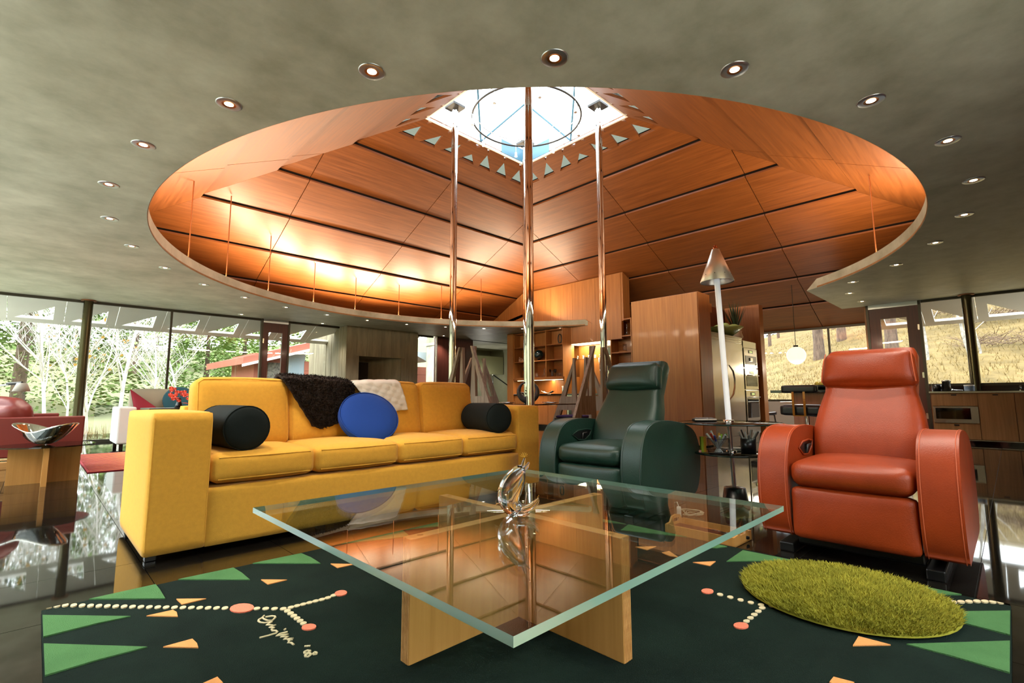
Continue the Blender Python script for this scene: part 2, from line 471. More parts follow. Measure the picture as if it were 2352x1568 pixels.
for pl in range(4):
    # dark underlay behind the panel gaps and the outer roof skin, one piece of structure per slope
    mb = MB()
    for d0, d1, u in ((0.56, 5.8, 0.10),):
        q = [rpt(pl, -SK-d0, d0, u), rpt(pl, SK+d0, d0, u), rpt(pl, SK+d1, d1, u), rpt(pl, -SK-d1, d1, u)]
        q2 = [p+Vector((0, 0, 0.12)) for p in q]
        mb.add(q+q2, [(0, 1, 2, 3), (7, 6, 5, 4), (0, 4, 5, 1), (1, 5, 6, 2), (2, 6, 7, 3), (3, 7, 4, 0)])
    if pl == 1:
        la, lb = 2.02-OY, 2.3
        q = [rpt(1, la, 5.8, .10), rpt(1, lb, 5.8, .10), rpt(1, lb, 6.5, .10), rpt(1, la, 6.5, .10)]; q2 = [p+Vector((0, 0, .12)) for p in q]
        mb.add(q+q2, [(0, 1, 2, 3), (7, 6, 5, 4), (0, 4, 5, 1), (1, 5, 6, 2), (2, 6, 7, 3), (3, 7, 4, 0)])
    rs = struct('roof_'+SIDE[pl], mb, pmat('roof_underlay', '#1d0f08', rough=0.9)); roofs.append(rs)
    mat = M_roofX if pl in (0, 3) else M_roofY
    tri_panel(pl, 'roof_panel', rs)
    for t in TRI_BIG+TRI_SM:
        c = (sum(p[0] for p in t)/3, sum(p[1] for p in t)/3)
        tt = [(c[0]+(p[0]-c[0])*1.25, c[1]+(p[1]-c[1])*1.25) for p in t]
        mb = MB(); up = lambda d: 0.045*(d/.92)+0.055
        vs = [rpt(pl, p[0], p[1], up(p[1])) for p in tt]+[rpt(pl, p[0], p[1], up(p[1])+0.006) for p in tt]
        mb.add(vs, [(0, 1, 2), (5, 4, 3), (0, 3, 4, 1), (1, 4, 5, 2), (2, 5, 3, 0)])
        mb.build('frosted_pane', glassmat('clear_triangle', (.8, .84, .86), 1.4) if t in TRI_SM else MATS.get('frost_trans') or glassmat('frost_trans', (0.22, 0.23, 0.20), 1.3), rs)
    rows = list(ROWS)+([6.42] if pl == 1 else [])
    for ri in range(1, len(rows)-1):
        d0, d1 = rows[ri]+0.014, rows[ri+1]-0.014
        for ji in range(len(JN)-1):
            l0, l1 = JN[ji]+0.007, JN[ji+1]-0.007
            poly = [(l0, d0), (l1, d0), (l1, d1), (l0, d1)]
            poly = clip(poly, 1, -1, SK-0.003); poly = clip(poly, -1, -1, SK-0.003)
            if pl == 1 and ri == len(rows)-2:
                poly = clip(poly, -1, 0, -(2.02-OY)); poly = clip(poly, 1, 0, 2.3)
            if len(poly) < 3: continue
            mb = MB(); k = len(poly)
            up = lambda d: 0.045*(d-d0)/(d1-d0)
            vs = [rpt(pl, l, d, up(d)) for l, d in poly]+[rpt(pl, l, d, up(d)+0.03) for l, d in poly]
            mb.add(vs, [tuple(range(k)), tuple(range(k, 2*k))[::-1]]+[(i, k+i, k+(i+1) % k, (i+1) % k) for i in range(k)])
            mb.build('roof_panel', mat, rs)
# skylight: blue steel kerb, rafters and sheet glass
sky = bpy.data.objects.new('window_skylight', None); col.objects.link(sky); sky['kind'] = 'structure'
for (x0, x1, y0, y1) in ((-SK-.06, SK+.06, SK, SK+.06), (-SK-.06, SK+.06, -SK-.06, -SK), (SK, SK+.06, -SK, SK), (-SK-.06, -SK, -SK, SK)):
    box(OX+x0, OX+x1, OY+y0, OY+y1, ZS-0.015, ZS+0.02).build('kerb', M_white, sky)
for sx, sy in ((1, 1), (1, -1), (-1, 1), (-1, -1)):
    if sx != sy: continue
    box(OX+sx*SK-0.008, OX+sx*SK+0.008, OY+min(sy*SK, sy*0.55), OY+max(sy*SK, sy*0.55), ZS+0.02, ZS+0.30).build('corner_plate', M_blue, sky)
    box(OX+min(sx*SK, sx*0.55), OX+max(sx*SK, sx*0.55), OY+sy*SK-0.008, OY+sy*SK+0.008, ZS+0.02, ZS+0.30).build('corner_plate', M_blue, sky)
for sx, sy in ((1, 1), (1, -1), (-1, 1), (-1, -1)):
    MB().tube([(OX+sx*SK, OY+sy*SK, ZS+.3), (OX, OY, ZS+1.35)], 0.028, 6).build('rafter', M_blue, sky)
    MB().tube([(OX+sx*.62, OY+sy*.62, ZS+.82), (OX+sx*SK, OY, ZS+.04)], 0.018, 6).build('brace', M_blue, sky)
    MB().tube([(OX+sx*.62, OY+sy*.62, ZS+.82), (OX, OY+sy*SK, ZS+.04)], 0.018, 6).build('brace', M_blue, sky)
ap = (OX, OY, ZS+1.38)
cs = [(OX+SK, OY+SK, ZS+.32), (OX-SK, OY+SK, ZS+.32), (OX-SK, OY-SK, ZS+.32), (OX+SK, OY-SK, ZS+.32)]
for i in range(4):
    MB().add([cs[i], cs[(i+1) % 4], ap], [(0, 1, 2)]).build('skylight_pane', M_pane, sky)
# upright ribbon glass between kerb and glass cap
for i in range(4):
    a, b = cs[i], cs[(i+1) % 4]
    MB().add([(a[0], a[1], ZS+.02), (b[0], b[1], ZS+.02), b, a], [(0, 1, 2, 3)]).build('skylight_pane', M_pane, sky)

# ================================================================ FOUR CHROME POLES
PP = 0.89
for dx, dy, lab in ((-PP, PP, 'chrome pole behind the yellow sofa with a square plate on top'), (PP, -PP, 'chrome pole behind the green recliner headrest'),
                    (-PP, -PP, 'thick chrome pole in front of the crescent vase'), (PP, PP, 'chrome pole standing behind the crescent vase')):
    t = thing('chrome_pole', lab, 'pole', (OX+dx, OY+dy, 0), group='four chrome poles under the skylight')
    MB().lathe([(0.057, 0), (0.057, 5.92)], 32).build('shaft', M_chrome, t)
    MB().lathe([(0.10, 0), (0.10, 0.012), (0.062, 0.03), (0.062, 0.05)], 32).build('base_collar', M_chrome, t)
    box(-0.13, 0.13, -0.13, 0.13, 5.90, 5.94).build('top_plate', M_dark, t)

# ================================================================ WINDOW WALLS
def pane(a, b, z0, z1, parent=None, mat=None, th=0.008):
    "sheet of glass between plan points a and b"
    a, b = Vector((*a, 0)), Vector((*b, 0)); u = (b-a).normalized(); nrm = Vector((-u.y, u.x, 0))*th/2
    vs = []
    for z in (z0, z1):
        for p in (a-nrm, b-nrm, b+nrm, a+nrm): vs.append((p.x, p.y, z))
    return MB().add(vs, [(0, 3, 2, 1), (4, 5, 6, 7), (0, 1, 5, 4), (1, 2, 6, 5), (2, 3, 7, 6), (3, 0, 4, 7)]).build('pane', mat or M_pane, parent)
def pbar(a, b, w, z0, z1, name, mat, parent):
    a, b = Vector((*a, 0)), Vector((*b, 0)); u = (b-a).normalized(); nrm = Vector((-u.y, u.x, 0))*w/2
    vs = []
    for z in (z0, z1):
        for p in (a-nrm, b-nrm, b+nrm, a+nrm): vs.append((p.x, p.y, z))
    return MB().add(vs, [(0, 3, 2, 1), (4, 5, 6, 7), (0, 1, 5, 4), (1, 2, 6, 5), (2, 3, 7, 6), (3, 0, 4, 7)]).build(name, mat, parent)
wi = [0]
def window(a, b, z0, z1, mull=(), fw=0.05):
    wi[0] += 1
    w = bpy.data.objects.new('window_%d' % wi[0], None); col.objects.link(w); w['kind'] = 'structure'
    A, B = Vector(a), Vector(b); L = (B-A).length; u = (B-A)/L
    pbar(a, b, fw, z1-0.05, z1, 'head_frame', M_frame, w); pbar(a, b, fw, z0, z0+0.05, 'sill_frame', M_frame, w)
    ks = [0.0]+list(mull)+[L]
    for k in range(len(ks)-1):
        p, q = A+u*ks[k], A+u*ks[k+1]
        pane(p, q, z0+0.05, z1-0.05, w)
        if k: pbar(p-u*0.02, p+u*0.02, fw, z0+0.05, z1-0.05, 'mullion', M_frame, w)
    return w
window((XN, YW), (3.78, YW), 0.0, CZ, mull=(3.29,))
window((4.46, YW), (5.74, YW), 0.0, CZ)
window((8.02, YW), (8.80, YW), 0.0, CZ)
window((XW, YN), (XW, 1.12), 1.03, CZ)
window((13.43, 2.08), (13.43, 7.6), 0.72, 2.50, mull=(0.85, 3.2, 4.4))
window((XN, 2.6), (XN, YW), 0.0, CZ, mull=(2.4, 4.8, 7.2))
struct('wall_near_left', box(XN-.12, XN, YN-.12, 2.6, 0, CZ), M_board)
window((XN, YN), (3.2, YN), 0.0, CZ, mull=(1.5, 3.0))
struct('wall_near_right', box(3.2, XW, YN-.12, YN, 0, CZ), M_darkwood)
struct('wall_right_low', box(XW-0.03, XW+0.12, YN, 1.12, 0, 1.03), M_darkwood)
struct('wall_bay_low', box(13.40, 13.52, 2.05, 7.7, 0, 0.72), M_white)
struct('wall_bay_side', box(XW, 13.5, 2.02, 2.06, 0, 2.9), M_wallwood)
struct('wall_bay_end', box(10.98, 13.5, 7.7, 7.78, 0, 3.4), M_wallwood)
# round steel columns in the glass line
for cx, cy, lab in ((0.62, YW-0.10, 'dark round steel column in the glass wall beside the red sofa'), (XW-0.12, 0.445, 'dark round steel column in the glass wall above the kitchen counter')):
    t = thing('steel_column', lab, 'column', (cx, cy, 0))
    MB().lathe([(0.075, 0), (0.075, CZ)], 24).build('shaft', pmat('bronze_column', '#55503c', rough=0.25, metal=0.9), t)
    MB().lathe([(0.12, CZ-0.02), (0.12, CZ-0.001)], 24).build('top_collar', pmat('copper_collar', '#a0694a', rough=0.3, metal=0.8), t)
    MB().lathe([(0.10, 0), (0.10, 0.02)], 24).build('base_collar', M_frame, t)
# glazed doors
def glazed_door(n, a, b, z1, stile, handle_at_b=True):
    d = bpy.data.objects.new('door_%d' % n, None); col.objects.link(d); d['kind'] = 'structure'
    A, B = Vector(a), Vector(b); u = (B-A).normalized(); L = (B-A).length
    pbar(A, A+u*stile, 0.06, 0.02, z1, 'stile', M_darkwood, d); pbar(B-u*stile, B, 0.06, 0.02, z1, 'stile', M_darkwood, d)
    pbar(A+u*stile, B-u*stile, 0.06, z1-0.22, z1, 'top_rail', M_darkwood, d); pbar(A+u*stile, B-u*stile, 0.06, 0.02, 0.3, 'bottom_rail', M_darkwood, d)
    pane(A+u*stile, B-u*stile, 0.3, z1-0.22, d)
    pbar(A-u*0.045, A, 0.09, 0, CZ, 'jamb', M_frame, d); pbar(B, B+u*0.045, 0.09, 0, CZ, 'jamb', M_frame, d)
    pbar(A, B, 0.09, z1+0.004, CZ, 'head_frame', M_alu, d)
    for hz in (0.4, 1.2, z1-0.5):
        c = (A if handle_at_b else B); pbar(c-u*0.01, c+u*0.03, 0.075, hz, hz+0.11, 'hinge', M_steel, d)
    nrm = Vector((-u.y, u.x)); c = (B-u*stile*0.5 if handle_at_b else A+u*stile*0.5)
    for s in (1, -1):
        p = Vector((*c, 1.02))+Vector((*nrm, 0))*0.06*s
        MB().tube([Vector((*c, 1.02)), p, p+Vector((*u, 0))*0.11*(-1 if handle_at_b else 1)], 0.011, 8).build('handle', M_steel, d)
    return d
glazed_door(1, (3.83, YW), (4.41, YW), 2.66, 0.13)
glazed_door(2, (XW, 1.17), (XW, 1.98), 2.66, 0.19)
# dark wood wall and hall beyond
struct('wall_hall_wood', box(8.92, 10.40, YW-0.03, YW+0.1, 0, CZ), M_darkwood)
for i in range(5):
    box(8.94+i*0.29, 8.94+i*0.29+0.283, YW-0.045, YW-0.03, 0.02, CZ-0.02).build('wood_board', M_darkwood, bpy.data.objects['wall_hall_wood'])
t = thing('steel_post', 'slim steel post at the edge of the dark wood wall', 'post', (8.87, YW-0.08, 0))
MB().lathe([(0.035, 0), (0.035, CZ)], 16).build('shaft', M_alu, t); MB().lathe([(0.06, 0), (0.06, 0.015)], 16).build('foot_plate', M_alu, t)
struct('wall_hall_end', box(10.35, 13.5, 15.0, 15.15, 0, 3.2), pmat('hall_plaster', '#9a9a80', rough=0.8, color2='#85866c', scale=1.2))
struct('wall_hall_side', box(13.45, 13.55, 7.7, 15.1, 0, 3.2), pmat('hall_plaster', '#9a9a80'))
struct('ceiling_hall', box(10.3, 13.5, 12.4, 15.2, CZ, CZ+0.1), M_conc)
o = struct('trim_hall_beam', box(10.42, 13.4, 14.2, 14.4, 1.75, 2.45), pmat('hall_beam', '#8c8c66', rough=0.7))
struct('wall_hall_outer', box(10.33, 10.42, YW, 15.1, 0, CZ+0.1), M_conc)
# ================================================================ FIREPLACE of board-formed concrete
fp = thing('fireplace', 'board-formed concrete fireplace block with a square open firebox', 'fireplace', (0, 0, 0))
X0, X1, YF, DEP = 5.78, 8.0, 12.15, 2.4
fx0, fx1, fz0, fz1 = 6.16, 7.46, 0.35, 1.96
nb = 15; bw = (X1-X0)/nb
box(X0+0.03, fx0, YF+0.02, YF+DEP, 0, CZ-.003).box(fx1, X1-0.03, YF+0.02, YF+DEP, 0, CZ-.003).box(fx0, fx1, YF+0.02, YF+DEP, fz1, CZ-.003).box(fx0, fx1, YF+0.02, YF+DEP, 0, fz0).box(fx0, fx1, YF+0.9, YF+DEP, fz0, fz1).build('core', M_board, fp)
for i in range(nb):
    a, b = X0+i*bw, X0+(i+1)*bw; off = random.uniform(0, 0.012)
    segs = [(0, CZ-0.002)]
    if b > fx0+0.02 and a < fx1-0.02: segs = [(0, fz0), (fz1, CZ-0.002)]
    for z0, z1 in segs:
        box(a+0.002, b-0.002, YF-off, YF+0.03, z0, z1).build('formed_board', M_board, fp)
k = 14
for i in range(k):
    a = YF+0.03+(DEP-0.03)*i/k; b = YF+0.03+(DEP-0.03)*(i+1)/k; off = random.uniform(0, 0.012)
    box(X0-off, X0+0.03, a+0.002, b-0.002, 0, CZ-0.004).build('formed_board', M_board, fp)
# slanted right cheek inside the firebox
MB().prism([(fx1, YF+0.06), (fx1, YF+0.9), (fx1-0.55, YF+0.9)], fz0+0.001, fz1-0.001).build('firebox_cheek', M_board, fp)
MB().prism([(fx0, YF+0.06), (fx0+0.25, YF+0.9), (fx0, YF+0.9)], fz0+0.001, fz1-0.001).build('firebox_cheek', M_board, fp)
box(fx0+0.28, fx1-0.58, YF+0.86, YF+0.9, fz0, fz1-0.1).build('dark_back', pmat('dark_firebox', '#2a241d', rough=0.95, var=0.3, scale=4), fp)  # back plate in a darker, mottled colour than the cheeks
# ================================================================ WOOD CORE WALL (X=10.45) rising to the roof
XC = 10.45
def roof_z(X, Y): return ZS-KS*(max(abs(X-OX), abs(Y-OY))-SK)
ztop = roof_z(XC, OY)+0.02
yh = OY+(XC-OX)
core = MB().prism([(6.72, 2.30), (6.72, ztop), (yh, ztop), (YW, roof_z(OX, YW)), (YW, 2.93), (10.36, 2.93), (10.36, 2.30)], XC, XC+0.08, lambda a, b, h: (h, a, b))
struct('wall_core', core, M_wallwood)
# vertical veneer joints
for i, yy in enumerate((6.72, 7.5, 8.28, 9.06, 9.84)):
    y2 = min(yy+0.777, yh)
    box(XC-0.012, XC, yy+0.003, y2, 2.31 if yy < 8.4 else 2.92, ztop-0.012).build('veneer_sheet', M_wallwood, bpy.data.objects['wall_core'])
struct('wall_core_return', box(XC, 10.75, 6.66, 6.72, 2.75, ztop), M_wallwood)
# low wall behind bar
struct('wall_bar', box(XC+0.45, XC+0.5, 6.4, 10.6, 0, 2.75), M_wallwood)
struct('wall_core_end', box(10.17, XC+0.5, 10.35, 10.6, 0, CZ-0.002), M_wallwood)
# ================================================================ EAVES with triangular cut-outs, outside the glass
M_soffit = pmat('pale_soffit', '#e9e7df', rough=0.6, var=0.05, scale=2)
def eave(pl, l0, l1, name):
    e = bpy.data.objects.new(name, None); col.objects.link(e); e['kind'] = 'structure'
    w = 0.80; k = max(1, round((l1-l0)/w)); w = (l1-l0)/k
    for i in range(k):
        a = l0+i*w; bm = bmesh.new(); es = []
        def loop(pts):
            v = [bm.verts.new((p[0], p[1], 0)) for p in pts]
            for j in range(len(v)): es.append(bm.edges.new((v[j], v[(j+1) % len(v)])))
        tri = [(a+.12*w, 6.50), (a+.80*w, 6.50), (a+.80*w, 6.08)]
        loop([(a+.004, 5.80), (a+w-.004, 5.80), (a+w-.004, 6.60), (a+.004, 6.60)]); loop(tri)
        bmesh.ops.triangle_fill(bm, use_beauty=True, edges=es)
        kill = []
        for f in bm.faces:
            c = f.calc_center_median()
            if c.x < a+.80*w and c.y < 6.50 and (c.y-6.50) > -.42*(c.x-(a+.12*w))/(.68*w): kill.append(f)
        bmesh.ops.delete(bm, geom=kill, context='FACES_ONLY')
        g = bmesh.ops.extrude_face_region(bm, geom=bm.faces[:])
        for v in [q for q in g['geom'] if isinstance(q, bmesh.types.BMVert)]: v.co.z = .05
        for v in bm.verts: v.co = rpt(pl, v.co.x, v.co.y, v.co.z)
        bmesh.ops.recalc_face_normals(bm, faces=bm.faces[:])
        me = bpy.data.meshes.new('soffit_panel'); bm.to_mesh(me); bm.free(); me.materials.append(M_soffit)
        o = bpy.data.objects.new('soffit_panel', me); col.objects.link(o); o.parent = e
    q = [rpt(pl, l0, 6.60, .0), rpt(pl, l1, 6.60, .0), rpt(pl, l1, 6.63, .0), rpt(pl, l0, 6.63, .0)]
    q2 = [p+Vector((0, 0, .09)) for p in q]
    MB().add(q+q2, [(0, 1, 2, 3), (7, 6, 5, 4), (0, 4, 5, 1), (1, 5, 6, 2), (2, 6, 7, 3), (3, 7, 4, 0)]).build('eave_edge', M_white, e)
eave(0, XN-OX, 2.6, 'eave_left')
eave(1, YN-OY, 2.02-OY-.02, 'eave_right')

# ================================================================ GROUND: meadow to the left, dry hillside to the right
def gz(X, Y):
    z = -0.16
    z += max(0, Y-24)*0.13*min(1, max(0, (Y-24)/8))
    z += max(0, -Y-4)*0.45+max(0, -X-4)*0.30  # unseen rises behind the lens, added to dim sky reflections in the panes
    z += min(max(0, X-14.5), 33)*(0.285-.42*min(.32, max(0, Y/max(X, 1)-.10)))
    z += 0.22*math.sin(X*.37+1)*math.sin(Y*.31)*min(1, max(0, max(X-15, Y-15)/6))
    return z
mb = MB(); N = 110
def gf(u, v):
    X = -30+u*115; Y = -30+v*115
    return Vector((X, Y, gz(X, Y)))
mb.grid(gf, N, N)
M_ground = pmat('dry_grass_ground', '#7d6a46', rough=0.95, color2='#55492f', scale=1.3, bump=0.7, bscale=14, detail=12, spec=0.05)
g_ = struct('ground', mb, M_ground)
# the meadow side is greener than the dry hill
nt_ = M_ground.node_tree; b_ = nt_.nodes['Principled BSDF']; src_ = b_.inputs['Base Color'].links[0].from_socket
sx_ = nt_.nodes.new('ShaderNodeSeparateXYZ'); tc_ = nt_.nodes.new('ShaderNodeTexCoord'); sb_ = nt_.nodes.new('ShaderNodeMath'); sb_.operation = 'SUBTRACT'
nt_.links.new(tc_.outputs['Object'], sx_.inputs[0]); nt_.links.new(sx_.outputs[1], sb_.inputs[0]); nt_.links.new(sx_.outputs[0], sb_.inputs[1])
mr_ = nt_.nodes.new('ShaderNodeMapRange'); mr_.inputs[1].default_value = 3; mr_.inputs[2].default_value = 9; nt_.links.new(sb_.outputs[0], mr_.inputs[0])
mxg = nt_.nodes.new('ShaderNodeMix'); mxg.data_type = 'RGBA'; mxg.inputs[7].default_value = (*hexlin('#7a8060'), 1)
mu_ = nt_.nodes.new('ShaderNodeMath'); mu_.operation = 'MULTIPLY'; mu_.inputs[1].default_value = .75; nt_.links.new(mr_.outputs[0], mu_.inputs[0])
nt_.links.new(mu_.outputs[0], mxg.inputs[0]); nt_.links.new(src_, mxg.inputs[6]); nt_.links.new(mxg.outputs[2], b_.inputs['Base Color'])
M_bounce = pmat('pale_bounce', '#dcd9d0', rough=0.8, var=.08)
struct('ground_bounce', box(XN-3, XW+.9, YW+.12, YW+1.6, -.14, -.03), M_bounce)  # pale strip added outside the glass to bounce daylight onto the ceiling
struct('ground_bounce_near', box(XN-3, XN-.1, YN-3, YW+.12, -.14, -.03).box(XN-.1, XW+1.2, YN-3, YN-.1, -.14, -.03), M_bounce)  # unseen pale strips added behind the lens for the same bounce

def gpos(px, depth):
    d = ray(px, 900); d.z = 0; d *= depth/(d.x*CF.x+d.y*CF.y)
    return Vector((d.x, d.y, gz(d.x, d.y)))
M_needle = pmat('pine_needles', '#6f8448', rough=0.9, color2='#3c5029', scale=2.2, spec=0.1)
M_needle2 = pmat('light_pine_needles', '#88a05c', rough=0.9, color2='#5a7040', scale=2.2, spec=0.1)
M_needle3 = pmat('dark_fir_needles', '#2c3823', rough=0.9, color2='#192214', scale=2.2, spec=0.1)
M_bark = pmat('pine_bark', '#6b5849', rough=0.95, color2='#3a2d25', scale=4, stretch=(3, 3, .8), bump=.8, bscale=14)
M_birch = pmat('pale_bark', '#d2cfc8', rough=0.85, color2='#a8a39a', scale=5, stretch=(1, 1, .4))
M_leafy = pmat('yellow_leaves', '#b08a36', rough=0.8)
def pine(label, p, h, w, mat, n=2600, low=.12, seed=1, group=None):
    rd = random.Random(seed)
    t = thing('pine_tree', label, 'tree', p, group=group)
    MB().tube([(0, 0, -.3), (.04*h*.1, 0, h*.4), (0, 0, h*.93)], [.018*h+.04, .012*h+.02, .01], 8).build('trunk', M_bark, t)
    mb = MB()
    for i in range(n):
        z = rd.uniform(low, 1.0); r = (1-z)**.7*w*(.35+.65*math.sqrt(rd.random()))*(1.1 if int(z*9) % 2 else .85); a = rd.uniform(0, 2*pi)
        c = Vector((r*math.cos(a), r*math.sin(a), z*h-.12*r)); s = rd.uniform(.10, .24)*(.6+.05*h)*(.55 if n > 2300 else 1)
        u = Vector((math.cos(a), math.sin(a), rd.uniform(-.5, .3))).normalized(); v = u.cross(Vector((rd.uniform(-1, 1), rd.uniform(-1, 1), 1))).normalized()
        mb.add([c-u*s-v*s*.25, c-u*s*.2-v*s*.55, c+u*s, c-u*s*.2+v*s*.55], [(0, 1, 2, 3)])
    o = mb.build('foliage', mat, t); o['kind'] = 'stuff'
    return t
def bare(label, p, h, seed, group=None, leaves=0, lean=0.0):
    rd = random.Random(seed)
    t = thing('bare_tree', label, 'tree', p, group=group)
    mb = MB(); tips = []
    def br(a, d, L, r, lev):
        k = 5; pts = [a]; dd = d.copy()
        for i in range(k):
            dd = (dd+Vector((rd.uniform(-.16, .16), rd.uniform(-.16, .16), .05))).normalized(); pts.append(pts[-1]+dd*L/k)
        mb.tube(pts, [r*(1-.75*i/k) for i in range(k+1)], 5 if lev < 2 else 4, caps=False)
        if lev >= 3: tips.append(pts[-1]); return
        nb = 16 if lev == 0 else 7 if lev == 1 else 4
        for j in range(nb):
            f = rd.uniform(.10 if lev == 0 else .12, .98); i = min(k-1, int(f*k)); q = pts[i].lerp(pts[i+1], f*k-i)
            az = rd.uniform(0, 2*pi); sd = Vector((math.cos(az), math.sin(az), rd.uniform(.25, .8))).normalized()
            nd = (dd*.55+sd*.8).normalized()
            br(q, nd, L*rd.uniform(.34, .55), max(.006, r*(1-.7*f)*.5), lev+1)
    br(Vector((0, 0, -.2)), Vector((lean, 0, 1)).normalized(), h, .0065*h+.015, 0)
    mb.build('trunk_and_branches', M_birch, t)
    if leaves:
        lb = MB()
        for i in range(leaves):
            c = rd.choice(tips)+Vector((rd.uniform(-.2, .2), rd.uniform(-.2, .2), rd.uniform(-.2, .2))); s = .07
            lb.add([c, c+Vector((s, .03, .02)), c+Vector((s, 0, s)), c+Vector((0, -.03, s))], [(0, 1, 2, 3)])
        o = lb.build('leaves', M_leafy, t); o['kind'] = 'stuff'
    return t
GT_ = 'pines beyond the glass wall on the meadow side'
pine('broad dark green pine filling the window behind the red sofa', gpos(40, 20), 12, 4.6, M_needle, 14000, .02, 11)
pine('bushy light green pine seen above the end of the yellow sofa', gpos(470, 22), 6.4, 2.5, M_needle2, 8000, .03, 12)
pine('slim pale pine next to the bushy one left of the red-framed door', gpos(555, 26), 7.5, 2.2, M_needle2, 6000, .05, 13)
for i, (px, dp, h, w) in enumerate(((-150, 27, 12, 4), (300, 36, 13, 4.2), (405, 44, 14, 4.5), (650, 38, 12, 4), (170, 42, 15, 4.6), (520, 46, 14, 4.6), (250, 54, 15, 5), (60, 50, 16, 5), (600, 58, 15, 5), (350, 62, 15, 5), (740, 52, 13, 5))):
    pine('tall hazy green pine far behind the bare trees', gpos(px, dp), h, w, M_needle2 if i % 2 else M_needle, 2200, .0, 30+i, group='far pines behind the bare trees')
bare('white bare tree with many fine branches in front of the broad pine', gpos(112, 15), 6.0, 3)
bare('white bare tree with a few yellow leaves next to the dark steel column', gpos(208, 14), 6.5, 4, leaves=120)
bare('tall white forked bare tree between the column and the thin mullion', gpos(278, 17), 8.0, 5)
bare('low spreading white bare tree above the grey sofa back', gpos(345, 16), 4.6, 6)
bare('small white bare tree close behind the thin mullion', gpos(418, 19), 5.5, 8)
bare('short white bare sapling below the broad pine with yellow leaves', gpos(160, 18), 4.2, 9, leaves=90)
# grass tufts outside the glass by the white sofa
mb = MB(); rd = random.Random(5)
for i in range(2200):
    x = rd.uniform(-2, 6); y = rd.uniform(14.3, 17); h = rd.uniform(.15, .45); z = gz(x, y)
    mb.add([(x, y, z), (x+.012, y, z), (x+rd.uniform(-.08, .08), y+rd.uniform(-.08, .08), z+h)], [(0, 1, 2)])
o = mb.build('meadow_grass', pmat('straw', '#8f7a50', rough=.95), None); o['kind'] = 'stuff'; o['label'] = 'tall dry grass growing outside the glass wall'; o['category'] = 'grass'
# right-hand hillside
def trunk(label, px, depth, wpx, h=9.0, lean=0.0, mat=None, group=None):
    p = gpos(px, depth); r = wpx*depth/F_PX/2
    t = thing('tree_trunk', label, 'tree', p, group=group)
    mb = MB(); pts = [(lean*i*.25+.05*math.sin(i*1.7), 0, -.3+h*i/8) for i in range(9)]
    mb.tube(pts, [r*1.15]+[r*(1-.05*i) for i in range(1, 9)], 14).build('trunk', mat or M_bark, t)
    rd = random.Random(int(px))
    for k in range(4):
        z = rd.uniform(1.2, 4); a = rd.uniform(0, 2*pi)
        MB().tube([(0, 0, z), (math.cos(a)*r*2.4, math.sin(a)*r*2.4, z+.15), (math.cos(a)*r*4, math.sin(a)*r*4, z-.1)], [r*.12, r*.08, r*.03], 5).build('dead_branch', mat or M_bark, t)
    cb = MB()
    for k in range(500):
        z = rd.uniform(h*.75, h*1.25); a = rd.uniform(0, 2*pi); q = Vector((lean*2+rd.uniform(0, 2.2)*math.cos(a), rd.uniform(0, 2.2)*math.sin(a), z)); s = .35
        cb.add([q, q+Vector((s, .1, .1)), q+Vector((s*.6, 0, s)), q+Vector((0, -.1, s*.7))], [(0, 1, 2, 3)])
    o = cb.build('foliage', M_needle, t); o['kind'] = 'stuff'
    return t
trunk('stout pine trunk standing beyond the round pendant lamp', 1888, 24, 23)
trunk('leaning slender pine trunk between two stout ones', 1927, 30, 9, lean=.25)
trunk('stout pine trunk at the window mullion by the brown door', 1943, 26, 19)
trunk('broad pine trunk seen through the glass of the brown door', 2058, 19, 26)
trunk('thin dark trunk near the top of the hill left of the pendant', 1775, 36, 7)
trunk('thin dark trunk with bare sides beyond the globe lamp cord', 1796, 38, 6)
def stem(label, pts, depth, r0):
    b = gpos(pts[-1][0], depth)
    q = [atpt(px, py, b.x, b.y)-b for px, py in pts][::-1]
    q = [Vector((q[0].x, q[0].y, -.3))]+q+[q[-1]+Vector((-.3, .2, 1.2)), q[-1]+Vector((-.4, .3, 2.2))]
    t = thing('birch_stem', label, 'tree', b)
    MB().tube(q, [r0*(1-.6*i/len(q)) for i in range(len(q))], 9).build('trunk', pmat('spotted_birch_bark', '#b5b0a6', rough=.85, color2='#4a443d', scale=7), t)
    for k, f in enumerate((3, 4)):
        if f < len(q): MB().tube([q[f], q[f]+Vector((.25-.2*k, -.3, .35)), q[f]+Vector((.5-.3*k, -.5, .8))], [r0*.3, r0*.2, r0*.08], 5).build('branch', M_birch, t)
stem('crooked white birch stem in front of the dry hillside', [(2195, 705), (2200, 728), (2207, 745), (2211, 765), (2216, 782), (2226, 810)], 15.5, .055)
stem('short pale birch stem between the brown door and the column', [(2121, 750), (2125, 770), (2129, 800)], 17, .05)
stem('thin pale birch stem beside the column on the dry hillside', [(2238, 758), (2244, 778), (2252, 805)], 16.5, .04)
mb = MB(); rd = random.Random(15)
for i in range(14000):
    x = 14.8+24*rd.random()**1.6; y = rd.uniform(-.10, .48)*x-1.2; z = gz(x, y); h = rd.uniform(.06, .20)
    a = rd.uniform(0, 3.14); w = .018
    mb.add([(x-w*math.cos(a), y-w*math.sin(a), z-.03), (x+w*math.cos(a), y+w*math.sin(a), z-.03), (x+rd.uniform(-.1, .1), y+rd.uniform(-.1, .1), z+h)], [(0, 1, 2)])
o = mb.build('hillside_grass', pmat('pale_straw', '#88754d', rough=.95, color2='#705f3e', scale=3, spec=.05), None); o['kind'] = 'stuff'; o['label'] = 'dry straw grass covering the hillside'; o['category'] = 'grass'
